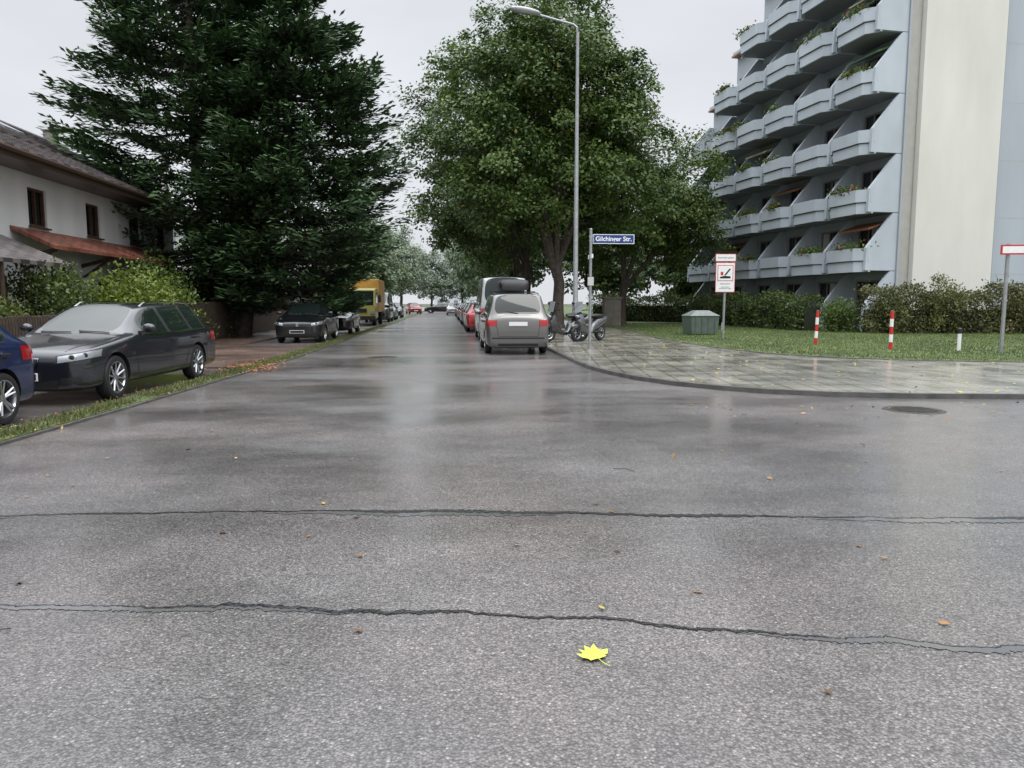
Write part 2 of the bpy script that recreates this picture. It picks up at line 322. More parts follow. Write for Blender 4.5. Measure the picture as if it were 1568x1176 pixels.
def seam(name,pts,w,seed):
    r=np.random.default_rng(seed)
    xs=[p[0] for p in pts]; ys=[p[1] for p in pts]; N=800
    X=np.linspace(xs[0],xs[-1],N); Y=np.interp(X,xs,ys); wn=np.cumsum(r.normal(0,.005,N)); wn-=np.convolve(wn,np.ones(61)/61,'same'); wn[:30]=0; wn[-30:]=0; Y=Y+wn+.008*np.sin(X*7+seed)
    env=np.clip(.55+.5*np.sin(X*1.3+seed)+.35*np.sin(X*3.1+2*seed),.22,1)
    for nm,mt,wd,ev,dy,z in (('tar','tar',w,env,0,.004),('sheen','wetline',w*1.4,np.clip(.2+np.sin(X*1.7+seed*2),0,1),-w*1.2,.003)):
        ww=wd*ev*(1+r.uniform(-.45,.45,N)); ww2=wd*ev*(1+r.uniform(-.45,.45,N))*.8
        if nm=='tar': ww=np.maximum(ww,.003)
        mb=MB()
        for i in range(N): mb.v+=[(X[i],Y[i]+dy-ww[i],z),(X[i],Y[i]+dy+ww2[i],z)]
        for i in range(N-1): mb.f.append((2*i,2*i+2,2*i+3,2*i+1)); mb.m.append(0)
        if nm=='tar': ro=mb.build(name,[M[mt]])
        else: mb.build('wet_edge',[M[mt]],ro)
seam('road_seam',[(-4.4,5.3),(-3.07,5.26),(-1.49,5.23),(.06,5.1),(1.84,4.83),(3.87,4.58),(9,3.9)],.040,1)
seam('road_seam',[(-4.4,3.9),(-2.15,3.65),(-.9,3.52),(.49,3.3),(1.19,3.09),(1.72,2.96),(2.42,2.82),(7,2.0)],.020,2)
def manhole(loc,r):
    mb=MB(); mb.lathe([(r*1.18,.002),(r*1.16,.006),(r,.007),(r*.985,.003),(r*.96,.003),(r*.95,.008),(.001,.008)],(0,0,0),'z',40)
    for i in range(-5,6):
        for j in range(-5,6):
            x,y=i*r*.15,j*r*.15
            if x*x+y*y<(r*.85)**2: mb.box(x-.018,x+.018,y-.018,y+.018,.0085,.014)
    mb.build('manhole_cover',[mat('cast_iron',(.045,.042,.04),.35,metal=.4,var=.3,bump=.5)],loc=loc)
manhole((6.32,9.53,0),.33); manhole((-1.73,20.2,0),.36)
def ground_leaves(name,n,xf,yf,zb,s,cols):
    x=xf(n);y=yf(n,x); P=np.c_[x,y,np.full(n,zb)+rng.uniform(.002,.012,n)]; D=rdir(n); D[:,2]*=.12; Nn=np.tile([0,0,1.],(n,1))+rng.normal(0,.2,(n,3))
    c=np.array(cols)[rng.integers(0,len(cols),n)]*rng.uniform(.6,1.2,(n,1))
    return leafmesh(name,P,D,Nn/np.linalg.norm(Nn,axis=1,keepdims=True),rng.uniform(.5,1.3,n)*s,rng.uniform(.5,1.0,n)*s,c,M['fallen'])
AUT=[(.36,.28,.05),(.24,.12,.04),(.14,.07,.03),(.34,.18,.06),(.30,.16,.07),(.10,.06,.03)]
ground_leaves('fallen_leaves',70,lambda n:rng.uniform(-4.4,6,n),lambda n,x:rng.uniform(1.9,9,n),.004,.05,AUT)
ground_leaves('fallen_leaves',120,lambda n:rng.uniform(3,12,n),lambda n,x:np.maximum(10.4-.3*np.abs(rng.normal(0,3,n)),5)-.02*x,.004,.06,AUT)
xy=np.c_[rng.uniform(3.3,22,3000),rng.uniform(10.6,36,3000)]; kk=inpoly(xy[:,0],xy[:,1],KR+[(90,260)])
a=xy[kk]; ground_leaves('fallen_leaves',len(a),lambda n:a[:,0],lambda n,x:a[:,1],PZ+.01,.07,[(.40,.34,.06),(.36,.28,.05),(.26,.22,.06),(.20,.12,.04)])
n_=1700; y_=4+44*rng.uniform(0,1,n_)**1.4; f_=rng.uniform(0,1,n_); x_=np.interp(y_,[p[1] for p in KL],[p[0] for p in KL])-.1-f_**1.5*.6+.2*(rng.uniform(size=n_)<.3)
ground_leaves('fallen_leaves',n_,lambda n:x_,lambda n,x:y_,.045,.05,[(.32,.12,.04),(.22,.09,.03),(.40,.28,.06)])
ground_leaves('leaf_litter',1300,lambda n:-4.35+rng.normal(0,.33,n),lambda n,x:17.0+rng.normal(0,.8,n)-.9*(x+4.35),.045,.05,[(.36,.16,.07),(.28,.11,.05)])
# twigs
mb=MB()
for (x,y,l,a_) in ((-2.0,2.75,.16,.5),(-2.0,3.35,.05,.1),(1.6,6.2,.2,2.2),(4.2,7.1,.15,1.0)): mb.tube([(x,y,.005),(x+l*.5*math.cos(a_),y+l*.5*math.sin(a_),.012),(x+l*math.cos(a_+.3),y+l*math.sin(a_+.3),.006)],.003,5)
mb.build('fallen_twigs',[M['bark']])
mb=MB(); pts=[]
ang=[(-90,.03),(-66,.034),(-40,.050),(-24,.040),(-5,.060),(15,.078),(30,.050),(45,.052),(62,.078),(76,.055),(90,.085),(104,.055),(118,.078),(135,.052),(150,.050),(165,.078),(185,.060),(204,.040),(220,.050),(246,.034)]
for a_,r_ in ang: pts.append((r_*math.cos(math.radians(a_)),r_*math.sin(math.radians(a_)),.006+.016*(r_/.08)**2*abs(math.sin(math.radians(a_*1.7)))))
for i in range(len(pts)): mb.poly([(0,0,.012),pts[i],pts[(i+1)%len(pts)]])
mb.tube([(0,-.02,.01),(0,-.06,.006),(.012,-.10,.004)],.0018,5)
mb.build('maple_leaf',[mat('maple_yellow',(.48,.56,.06),.4,var=.25,vs=30)],loc=(.59,2.88,.004),rot=.35)
# ---------------------------------------------------------------- cars
def paint(name,c,metal=.5,r=.28): return mat(name,c,r,metal=metal,coat=1.0)
def lerp(a,b,t): return a+(b-a)*t
def car(name,loc,rot,L,W,H,nose,cowl_z,belt,cowl_x,ws_x,rend_x,tail_x,tail_z,wr,axf,axr,wheel_r,pmat,detail=2,spokes=5,doors=None,pillars=(),grille='bar',plate='white',rails=False,zb=.19,roofbox=False,lampz=None):
    root=empty(name,loc,rot); f=L/2; W2=W/2; S=[]
    def st(x,zb_,bl,w,zr=None,wr_=None,tag='b'): S.append((x,zb_,bl,w*W2,(bl+.03) if zr is None else zr,(w*W2*.86) if wr_ is None else wr_,tag))
    st(f,zb+.12,nose-.20,.60); st(f-.02,zb+.05,nose-.10,.76); st(f-.09,zb+.01,nose-.035,.86); st(f-.24,zb,nose+.0,.935); st(f-.48,zb,nose+.045,.97)
    st(f-.9,zb,lerp(nose,cowl_z,.55),.99); st(cowl_x+.14,zb,cowl_z-.02,.995)
    st(cowl_x,zb,cowl_z,.995,cowl_z+.035,.80*W2,'ws0')
    st(lerp(cowl_x,ws_x,.5),zb,lerp(cowl_z,belt,.5),1,lerp(cowl_z+.035,H-.03,.55),lerp(.80*W2,wr*W2,.58),'ws')
    st(ws_x,zb,belt,1,H-.035,wr*W2,'g')
    xs=[]
    for px,pw in pillars: xs+= [(px+pw/2,'p'),(px-pw/2,'g')]
    for x,tg in xs:
        t=(ws_x-x)/(ws_x-rend_x); st(x,zb,belt+.03*t,1-.02*t*t,H-.035+.035*math.sin(math.pi*min(1,t*1.1)),wr*W2*(1-.03*t),tg)
    st(rend_x,zb,belt+.04,.97,H-.045,wr*W2*.96,'rw')
    st(lerp(rend_x,tail_x,.5),zb,belt+.045,.96,lerp(H-.045,tail_z,.46),wr*W2*1.02,'rw')
    st(tail_x,zb,min(belt+.03,tail_z-.03),.95,tail_z,wr*W2*1.10,'b')
    st(lerp(tail_x,-f+.03,.5),zb+.0,belt-.03,.935,tail_z-.05,.80*W2,'b')
    st(-f+.04,zb+.03,belt-.11,.90,tail_z-.15,.80*W2,'b'); st(-f+.01,zb+.06,belt-.25,.87,belt-.21,.78*W2,'b'); st(-f,zb+.12,belt-.38,.82,belt-.34,.74*W2,'b')
    V=[];F=[];MI=[]
    for (x,z0,bl,w,zr,wr_,tg) in S:
        h=bl-z0
        half=[(.8*w,z0),(w*.965,z0+.06),(w*.995,z0+.22*h),(w*1.0,z0+.62*h),(w*.985,bl-.09*h),(w*.955,bl),(wr_,zr-.055 if zr>bl+.09 else bl+.008),(wr_*.90,zr-.012),]
        ring=[(0,z0)]+half+[(0,zr+.02)]+[(-y,z) for y,z in reversed(half)]
        V+=[(x,y,z) for y,z in ring]
    n=18
    for i in range(len(S)-1):
        tg=S[i][6]
        for k in range(n):
            k2=(k+1)%n; F.append((i*n+k,i*n+k2,(i+1)*n+k2,(i+1)*n+k)); mi=0
            side=k in (6,11); top=k in (8,9)
            if tg in('ws0','ws') and top: mi=1
            if tg=='ws' and side: mi=1
            if tg=='g' and side: mi=1
            if tg=='p' and side: mi=2
            if tg=='rw' and top: mi=1
            MI.append(mi)
    F.append(tuple(range(n))); F.append(tuple(reversed(range((len(S)-1)*n,len(S)*n)))); MI+=[0,0]
    me=bpy.data.meshes.new('body'); me.from_pydata(V,[],F); me.polygons.foreach_set('material_index',MI)
    for q in (pmat,M['glass'],M['black'],M['dark']): me.materials.append(q)
    bm=bmesh.new(); bm.from_mesh(me); bmesh.ops.recalc_face_normals(bm,faces=bm.faces)
    cl=bm.edges.layers.float.new('crease_edge')
    for e in bm.edges:
        if len(set(fc.material_index for fc in e.link_faces))>1: e[cl]=.7
    for e in bm.edges:
        a,b2=e.verts[0].index,e.verts[1].index
        if a%n==b2%n and a%n in (5,13): e[cl]=.4
        if a%n==b2%n and a%n in (7,11) and max(a,b2)//n<=7: e[cl]=.45
        if a//n==b2//n and a//n in (0,len(S)-1): e[cl]=.5
    bm.to_mesh(me); bm.free()
    ob=bpy.data.objects.new('body',me); COL.objects.link(ob)
    ss=ob.modifiers.new('s','SUBSURF'); ss.levels=2; ss.render_levels=2
    cut=MB()
    for ax in (axf,axr):
        for sd in (1,-1):
            R=wheel_r*1.12; y0=W2-.30 if sd>0 else -W2-.2; c=cut; b=len(c.v); nn=32
            for yy in (y0,y0+.5):
                for k in range(nn):
                    a=2*math.pi*k/nn; c.v.append((ax+R*math.cos(a),yy,wheel_r+.01+R*math.sin(a)))
            for k in range(nn):
                k2=(k+1)%nn; c.f.append((b+k,b+nn+k,b+nn+k2,b+k2)); c.m.append(3)
            c.f.append(tuple(b+k for k in range(nn))); c.f.append(tuple(b+nn+k for k in reversed(range(nn)))); c.m+=[3,3]
    co=cut.build('tmpcut',[pmat,M['glass'],M['black'],M['dark']])
    bm=bmesh.new(); bm.from_mesh(co.data); bmesh.ops.recalc_face_normals(bm,faces=bm.faces); bm.to_mesh(co.data); bm.free()
    bo=ob.modifiers.new('c','BOOLEAN'); bo.object=co; bo.operation='DIFFERENCE'; bo.solver='EXACT'
    dg=bpy.context.evaluated_depsgraph_get(); ev=ob.evaluated_get(dg); nm=bpy.data.meshes.new_from_object(ev)
    bpy.data.objects.remove(ob); bpy.data.objects.remove(co)
    nm.polygons.foreach_set('use_smooth',[True]*len(nm.polygons)); nm.set_sharp_from_angle(angle=math.radians(38))
    body=bpy.data.objects.new('body',nm); COL.objects.link(body); body.parent=root
    bvh=BVHTree.FromPolygons([v.co.copy() for v in nm.vertices],[tuple(p.vertices) for p in nm.polygons])
    def proj(p,d,off):
        d=Vector(d).normalized(); h=bvh.ray_cast(Vector(p)-d*2.0,d)
        return (h[0]-d*off) if h[0] is not None else Vector(p)
    def patch(nmn,c,d,m,nn=7,off=.008):
        b_=MB(); c=[Vector(q) for q in c]
        for i in range(nn+1):
            for j in range(nn+1):
                p=c[0].lerp(c[1],i/nn).lerp(c[3].lerp(c[2],i/nn),j/nn); b_.v.append(tuple(proj(p,d,off)))
        for i in range(nn):
            for j in range(nn):
                a=i*(nn+1)+j; b_.f.append((a,a+1,a+nn+2,a+nn+1)); b_.m.append(0)
        return b_.build(nmn,[m],root,True)
    def line(b_,pts,w,sd,off=.004):
        q=[]
        for i in range(len(pts)-1):
            a=Vector(pts[i]);b=Vector(pts[i+1]); k=max(2,int((b-a).length/.06))
            for j in range(k+(i==len(pts)-2)): q.append(a.lerp(b,j/k))
        base=len(b_.v)
        for i,p in enumerate(q):
            t=(q[min(i+1,len(q)-1)]-q[max(i-1,0)]).normalized(); nn=Vector((-t.y,t.x))*w/2
            for sg in (1,-1): b_.v.append(tuple(proj((p.x+nn.x*sg,0,p.y+nn.y*sg),(0,-sd,0),off)))
        for i in range(len(q)-1): b_.f.append((base+2*i,base+2*i+1,base+2*i+3,base+2*i+2)); b_.m.append(0)
    def wheel(ax,sd):
        b_=MB(); r=wheel_r; y=sd*(W2-.02); o=lambda q: y-sd*q
        b_.lathe([(r*.66,o(.20)),(r*.93,o(.20)),(r,o(.17)),(r,o(.05)),(r*.95,o(.012)),(r*.80,o(.0)),(r*.70,o(.012))],(ax,0,r),'y',36,0)
        b_.lathe([(r*.72,o(.008)),(r*.68,o(.008)),(r*.645,o(.03)),(r*.63,o(.10)),(.001,o(.11))],(ax,0,r),'y',36,1)
        b_.m[-36:]=[2]*36
        for k in range(spokes):
            for dd in ((-.16,.16) if spokes<=7 else (0,)):
                a=2*math.pi*k/spokes+dd+.2; a2=2*math.pi*k/spokes+dd*.45+.2
                p0=Vector((ax+r*.10*math.cos(a2),o(.045),r+r*.10*math.sin(a2))); p1=Vector((ax+r*.67*math.cos(a),o(.012),r+r*.67*math.sin(a)))
                b_.tube([p0,p1],[.020,.014],5,1)
        b_.lathe([(.06,o(.05)),(.06,o(.03)),(.04,o(.025)),(.001,o(.025))],(ax,0,r),'y',16,1)
        b_.build('wheel',[M['rubber'],M['alloy'],M['dark']],root,True)
    for ax in (axf,axr):
        for sd in (1,-1): wheel(ax,sd)
    b_=MB()
    for sd in (1,-1):
        x=lerp(cowl_x,ws_x,.42); z=cowl_z+.05
        b_.ell((x,sd*(W2+.06),z+.05),(.06,.11,.07),0); b_.box(x-.03,x+.03,min(sd*(W2-.12),sd*(W2+.02)),max(sd*(W2-.12),sd*(W2+.02)),z-.03,z+.0,1)
    b_.build('mirrors',[pmat,M['black']],root,True)
    for sd in (1,-1):
        zt=nose-.03; dd=(-1,-sd*.45,0)
        patch('headlight_housing',[(f-.04,sd*W2*.50,zt-.15),(f-.04,sd*W2*.52,zt-.035),(f-.50,sd*W2*1.02,zt+.055),(f-.44,sd*W2*1.02,zt-.075)],dd,M['black'],8,.006)
        patch('headlight',[(f-.055,sd*W2*.54,zt-.137),(f-.055,sd*W2*.55,zt-.045),(f-.46,sd*W2*.985,zt+.036),(f-.42,sd*W2*.985,zt-.065)],dd,M['lens'],8,.011)
        if detail>=1:
            for q in (.35,.68):
                p=Vector((f-.055,sd*W2*.55,zt-.088)).lerp(Vector((f-.40,sd*W2*.97,zt-.02)),q); p=proj(p,dd,.014); b_=MB()
                b_.lathe([(.045,0),(.045,.006),(.034,.006),(.03,.001),(.001,.001)],(0,0,0),'x',18,0); b_.build('lamp_ring',[M['chrome']],root,True,loc=p,rot=math.atan2(.35*sd,1))
                b_=MB(); b_.lathe([(.03,.003),(.001,.004)],(0,0,0),'x',18,0); b_.build('lamp_eye',[M['glass']],root,True,loc=p,rot=math.atan2(.35*sd,1))
        patch('fog_lamp',[(f,sd*W2*.60,zb+.12),(f,sd*W2*.60,zb+.21),(f-.2,sd*W2*.84,zb+.23),(f-.2,sd*W2*.84,zb+.13)],(-1,-sd*.2,0),M['black'],4)
    if grille=='kidney':
        for sd in (1,-1):
            patch('grille_frame',[(f,sd*.025,nose-.26),(f,sd*.025,nose-.085),(f,sd*.27,nose-.095),(f,sd*.23,nose-.25)],(-1,0,0),M['chrome'],5,.010)
            patch('grille',[(f,sd*.04,nose-.245),(f,sd*.04,nose-.10),(f,sd*.255,nose-.11),(f,sd*.222,nose-.235)],(-1,0,0),M['black'],5,.020)
    else:
        patch('grille',[(f,-W2*.5,nose-.18),(f,-W2*.5,nose-.10),(f,W2*.5,nose-.10),(f,W2*.5,nose-.18)],(-1,0,0),M['black'],6,.010)
        b_=MB(); q=proj((f,0,nose-.14),(-1,0,0),.014); b_.lathe([(.06,.0),(.06,.012),(.045,.014),(.001,.010)],(q.x,0,q.z),'x',20); b_.build('badge',[M['chrome']],root,True)
    patch('lower_intake',[(f,-W2*.52,zb+.05),(f,-W2*.58,zb+.16),(f,W2*.58,zb+.16),(f,W2*.52,zb+.05)],(-1,0,0),M['black'],6)
    def plate_at(x,z,d):
        q=proj((x,0,z),d,.02); b_=MB(); s=-1 if d[0]>0 else 1
        b_.box(q.x,q.x+s*.012,-.26,.26,z-.056,z+.056,0)
        if plate=='dark': b_.box(q.x+s*.012,q.x+s*.015,-.24,.24,z-.042,z+.042,1)
        b_.build('number_plate',[M['plate'],M['black']],root)
    plate_at(f,zb+.23,(-1,0,0))
    rz=lampz or belt-.05
    for sd in (1,-1):
        patch('tail_lamp',[(-f,sd*W2*.66,rz-.17),(-f,sd*W2*.66,rz-.0),(-f+.28,sd*W2*1.02,rz+.03),(-f+.28,sd*W2*1.02,rz-.15)],(1,-sd*.6,0),M['tail'],7)
    plate_at(-f,rz-.10,(1,0,0))
    patch('rear_bumper_trim',[(-f,-W2*.80,zb+.26),(-f,-W2*.80,zb+.30),(-f,W2*.80,zb+.30),(-f,W2*.80,zb+.26)],(1,0,0),M['black'],8)
    patch('rear_valance',[(-f,-W2*.6,zb+.06),(-f,-W2*.62,zb+.13),(-f,W2*.62,zb+.13),(-f,W2*.6,zb+.06)],(1,0,0),M['black'],8)
    if detail>=1:
        b_=MB()
        for sdd in (1,-1):
            pts=[proj((-f,sdd*y,z),(1,0,0),.004) for y,z in ((W2*.64,rz+.02),(W2*.65,rz-.2),(W2*.60,zb+.33),(0.01,zb+.33))]
            for a,b in zip(pts[:-1],pts[1:]):
                for j in range(6):
                    p0=a.lerp(b,j/6);p1=a.lerp(b,(j+1)/6); b_.tube([proj(p0,(1,0,0),.001),proj(p1,(1,0,0),.001)],.005,4)
        for sdd in (1,-1):
            pr=None
            for j in range(14):
                x=lerp(f-.12,cowl_x+.05,j/13); y=sdd*W2*lerp(.62,.84,j/13); p=proj((x,y,2.2),(0,0,-1),.001)
                if pr is not None: b_.tube([pr,p],.004,4)
                pr=p
        b_.build('panel_gaps',[M['dark']],root)
        b_=MB()
        for sd in (1,-1):
            if doors:
                for dl in doors: line(b_,dl,.010,sd)
            line(b_,[(axf-wheel_r*1.2,zb+.05),(axr+wheel_r*1.2,zb+.05)],.03,sd)
            for hx in ([ws_x-.55,ws_x-1.5] if doors else []):
                b_.box(hx-.10,hx+.10,min(sd*(W2-.02),sd*(W2+.025)),max(sd*(W2-.02),sd*(W2+.025)),belt-.13,belt-.10)
        b_.build('door_gaps_and_handles',[M['black']],root)
        b_=MB()
        for sd in (1,-1): line(b_,[(lerp(cowl_x,ws_x,.5),lerp(cowl_z,belt,.5)+.0),(ws_x,belt),(rend_x+.12,belt+.035)],.018,sd,.008)
        b_.build('window_trim',[M['chrome'] if grille=='kidney' else M['black']],root)
        b_=MB()
        for y0 in (-.55,.05): b_.tube([proj((cowl_x-.02+.01*k,y0+.1*k,2),(0,0,-1),.012) for k in range(6)],.008,5)
        b_.tube([proj((-f,.08*k,tail_z+.04+.012*k),(1,0,0),.015) for k in range(5)],.008,5)
        b_.build('wipers',[M['black']],root)
    if rails:
        b_=MB()
        for sd in (1,-1):
            pts=[]
            for i in range(13):
                t=i/12; x=lerp(ws_x-.12,rend_x+.05,t); y=sd*wr*W2*.88
                h=bvh.ray_cast(Vector((x,y,H+.5)),Vector((0,0,-1))); z=h[0].z if h[0] else H-.05
                pts.append((x,y,z+(.045 if 0<i<12 else -.01)))
            b_.tube(pts,.014,6)
        b_.build('roof_rails',[M['chrome'] if grille=='kidney' else M['black']],root,True)
    if roofbox:
        b_=MB()
        for x in (.35,-.65): b_.box(x-.03,x+.03,-W2*.72,W2*.72,H+.03,H+.06,0)
        prof=[(.95,.02,.20),(.85,.13,.36),(.5,.24,.42),(0,.28,.44),(-.7,.28,.44),(-1.0,.26,.43),(-1.08,.18,.38)]
        base=len(b_.v); ring=20
        for x,hh,ww in prof:
            for k in range(ring):
                a=2*math.pi*k/ring; cx=math.copysign(abs(math.cos(a))**.5,math.cos(a)); sx=math.copysign(abs(math.sin(a))**.5,math.sin(a))
                b_.v.append((x-.15,cx*ww,H+.07+hh*.62+sx*hh*.62))
        for i in range(len(prof)-1):
            for k in range(ring):
                k2=(k+1)%ring; b_.f.append((base+i*ring+k,base+i*ring+k2,base+(i+1)*ring+k2,base+(i+1)*ring+k)); b_.m.append(0)
        b_.f.append(tuple(base+(len(prof)-1)*ring+k for k in range(ring))); b_.f.append(tuple(base+k for k in range(ring))); b_.m+=[0,0]
        b_.build('roof_box',[M['black']],root,True)
    return root
P_={'anthracite':paint('paint_anthracite',(.014,.016,.021),.45),'navy':paint('paint_navy',(.010,.022,.085),.4),'black':paint('paint_black',(.010,.011,.012),.3),
 'silver':paint('paint_silver',(.135,.132,.125),.7,.34),'grey':paint('paint_grey',(.10,.105,.11),.6),'red':paint('paint_red',(.30,.015,.015),.2),'white':paint('paint_white',(.33,.34,.35),0)}
def d5(xa,xb,xc,zl,zh): return [[(xa,zl+.12),(xa+.03,zh-.05)],[(xa,zl+.08),(xb,zl+.06),(xb,zh+.0)],[(xb,zl+.06),(xc+.25,zl+.08),(xc+.05,zl+.35),(xc-.12,zh+.0)]]
def wagon(loc,rot,p,**k):
    return car('parked_car',loc,rot,4.9,1.86,1.46,.78,.95,.93,1.05,.20,-1.95,-2.30,1.03,.66,1.58,-1.39,.335,p,pillars=((-.28,.09),(-1.22,.07),(-1.85,.05)),doors=d5(.95,-.28,-1.0,.2,.93),spokes=10,**k)
def hatch(loc,rot,p,**k):
    return car('parked_car',loc,rot,4.2,1.77,1.48,.80,.98,.95,.98,.18,-1.55,-1.93,1.04,.66,1.25,-1.32,.315,p,pillars=((-.32,.08),(-1.2,.10)),doors=d5(.82,-.32,-.9,.2,.95),**k)
def mpv(loc,rot,p,**k):
    return car('parked_car',loc,rot,4.63,1.85,1.74,.88,1.06,1.02,1.35,.45,-1.98,-2.20,1.12,.76,1.4,-1.44,.325,p,pillars=((-.35,.08),(-1.25,.08),(-1.85,.05)),doors=d5(.95,-.35,-1.0,.2,1.0),**k)
R90=math.radians(90)
wagon((-5.76,13.35,0),-R90-math.radians(4.5),P_['anthracite'],grille='kidney',plate='dark',rails=True)
hatch((-6.16,8.0,0),-R90-math.radians(2),P_['navy'],plate='dark')
hatch((-5.35,29.5,0),-R90-math.radians(1),P_['black'],plate='dark',rails=True)
hatch((-5.2,36.2,0),-R90,P_['black'],plate='dark',detail=0)
mpv((1.98,23.1,0),R90,P_['silver'],rails=True,roofbox=True)
car('van',(2.15,30.4,0),R90,5.2,1.95,2.45,1.1,1.35,1.30,2.0,1.35,-2.35,-2.55,1.45,.84,1.65,-1.5,.34,P_['white'],pillars=((.3,.4),(-1.6,1.2)),detail=0)
cols=['red','grey','black','silver','grey','white','black']
for i,(y,c) in enumerate(zip((39.5,45.5,51.5,58,65,74,84),cols)):
    (hatch if i%2 else wagon)((1.85-.01*i,y,0),R90,P_[c],detail=0)
for i,(y,c) in enumerate(zip((67,76),['grey','black'])): hatch((-5.3,y,0),-R90,P_[c],detail=0)
hatch((-4.6,104,0),-R90+.2,P_['red'],detail=0); wagon((-.8,110,0),math.radians(170),P_['black'],detail=0); hatch((.8,92,0),-R90,P_['white'],detail=0)
def truck(loc,rot):
    r=empty('box_truck',loc,rot); ol=mat('truck_olive',(.30,.28,.06),.35,coat=.6); og=mat('truck_orange',(.44,.24,.05),.45,var=.12,vs=2)
    b=MB(); b.prism([(1.2,-1.05,.45),(2.95,-1.05,.45),(3.0,-1.05,1.25),(2.72,-1.05,2.35),(1.2,-1.05,2.45)],(0,2.1,0),0); b.build('cab',[ol],r,bevel=.06)
    b=MB(); b.prism([(3.005,-.92,1.32),(3.02,-.92,1.32),(2.78,-.92,2.22),(2.765,-.92,2.22)],(0,1.84,0),0); b.box(1.7,2.6,-1.062,1.062,1.35,2.15,0); b.build('cab_windows',[M['glass']],r)
    b=MB(); b.box(-3.4,1.1,-1.12,1.12,.85,3.0,0); b.build('box_body',[og],r,bevel=.03)
    b=MB(); b.box(-3.4,2.9,-.45,.45,.45,.84,0); b.box(-3.45,-3.35,-1.1,1.1,.5,.7,0); b.box(2.9,3.06,-1.05,1.05,.38,.62,0)
    for sd in (1,-1): b.tube([(2.8,sd*1.05,2.1),(2.95,sd*1.3,2.1),(2.95,sd*1.3,1.6)],.02,5); b.box(2.9,2.98,min(sd*1.22,sd*1.4),max(sd*1.22,sd*1.4),1.5,1.95,0)
    b.box(3.0,3.03,-.5,.5,.85,1.1,0); b.build('chassis',[M['black']],r)
    b=MB()
    for sd in (1,-1): b.box(2.98,3.03,min(sd*.7,sd*.98),max(sd*.7,sd*.98),.75,.95,0)
    b.build('headlights',[M['lens']],r)
    b=MB()
    for x in (2.1,-2.2):
        for sd in (1,-1):
            y=sd*1.02; b.lathe([(.001,y-sd*.26),(.40,y-sd*.26),(.42,y-sd*.2),(.42,y-sd*.05),(.38,y),(.24,y),(.22,y-sd*.04),(.001,y-sd*.05)],(x,0,.42),'y',24,0)
    b.build('wheels',[M['rubber']],r,True)
truck((-5.6,51.3,0),-R90)
car('van',(-5.3,59.5,0),-R90,5.0,1.95,2.3,1.1,1.3,1.25,2.0,1.3,-2.3,-2.45,1.4,.84,1.6,-1.5,.34,P_['grey'],pillars=((.3,.4),(-1.6,1.2)),detail=0)
# ---------------------------------------------------------------- scooters
def scooter(loc,rot,pm,s=1):
    r=empty('motor_scooter',loc,rot); r.scale=(s,s,s)
    b=MB()
    for x in (.68,-.62):
        b.lathe([(.17,-.05),(.24,-.06),(.27,-.03),(.27,.03),(.24,.06),(.17,.05)],(x,0,.27),'y',26,0); b.lathe([(.17,-.05),(.155,-.04),(.155,.04),(.17,.05)],(x,0,.27),'y',26,1)
        b.lathe([(.05,-.06),(.05,.06)],(x,0,.27),'y',12,1)
        for k in range(5):
            a=k*2*math.pi/5; b.tube([(x,0,.27),(x+.16*math.cos(a),0,.27+.16*math.sin(a))],.016,5,1)
    b.build('wheels',[M['rubber'],M['alloy']],r,True)
    b=MB()
    for y in (.085,-.085): b.tube([(.68,y,.27),(.60,y,.55),(.52,y*.6,.82)],[.025,.028,.03],8)
    b.tube([(.52,0,.75),(.45,0,1.02)],.035,8); b.tube([(.42,.34,1.05),(.46,.15,1.04),(.47,0,1.02),(.46,-.15,1.04),(.42,-.34,1.05)],.016,6)
    for y in (.3,-.3): b.tube([(.45,y*.8,1.05),(.48,y,1.22)],.008,5); b.ell((.48,y,1.26),(.02,.07,.045))
    b.tube([(-.62,.12,.27),(-.35,.14,.33),(-.1,.12,.3)],.045,8); b.tube([(-.95,-.14,.42),(-.5,-.15,.36),(-.2,-.12,.25)],[.06,.05,.03],10)
    b.tube([(-.1,0,.2),(-.18,.22,.0)],.012,5); b.build('fork_bars_engine',[M['black']],r,True)
    b=MB(); prof=[(.62,.30,.70,.16),(.50,.28,.98,.20),(.36,.26,.70,.17),(.22,.22,.40,.15),(0,.20,.38,.15),(-.12,.24,.62,.15),(-.35,.36,.78,.17),(-.65,.50,.82,.15),(-.95,.66,.84,.08)]
    ring=12
    for x,z0,z1,w in prof:
        for k in range(ring):
            a=2*math.pi*k/ring; b.v.append((x,w*math.cos(a),(z0+z1)/2+(z1-z0)/2*math.sin(a)))
    for i in range(len(prof)-1):
        for k in range(ring): k2=(k+1)%ring; b.f.append((i*ring+k,i*ring+k2,(i+1)*ring+k2,(i+1)*ring+k)); b.m.append(0)
    b.f.append(tuple(range(ring))); b.f.append(tuple((len(prof)-1)*ring+k for k in range(ring))); b.m+=[0,0]
    b.ell((.68,0,.50),(.24,.08,.09)); b.build('fairing',[pm],r,True)
    b=MB(); b.ell((-.42,0,.84),(.42,.15,.075)); b.build('seat',[M['black']],r,True)
    b=MB(); b.ell((.63,0,.82),(.05,.09,.06),0); b.ell((-.96,0,.74),(.03,.07,.04),1); b.build('lamps',[M['lens'],M['tail']],r,True)
    b=MB(); b.prism([(.60,-.16,.98),(.60,.16,.98),(.50,.12,1.32),(.50,-.12,1.32)],(-.01,0,0)); b.build('windscreen',[M['lens']],r)
sd_=mat('scooter_dark',(.02,.021,.023),.25,coat=1)
scooter((4.25,26.6,PZ),math.radians(203),sd_,1.08); scooter((5.15,26.9,PZ),math.radians(222),mat('scooter_grey',(.07,.072,.075),.25,coat=1,metal=.3),1.08); scooter((4.5,28.3,PZ),math.radians(190),sd_,1.1)
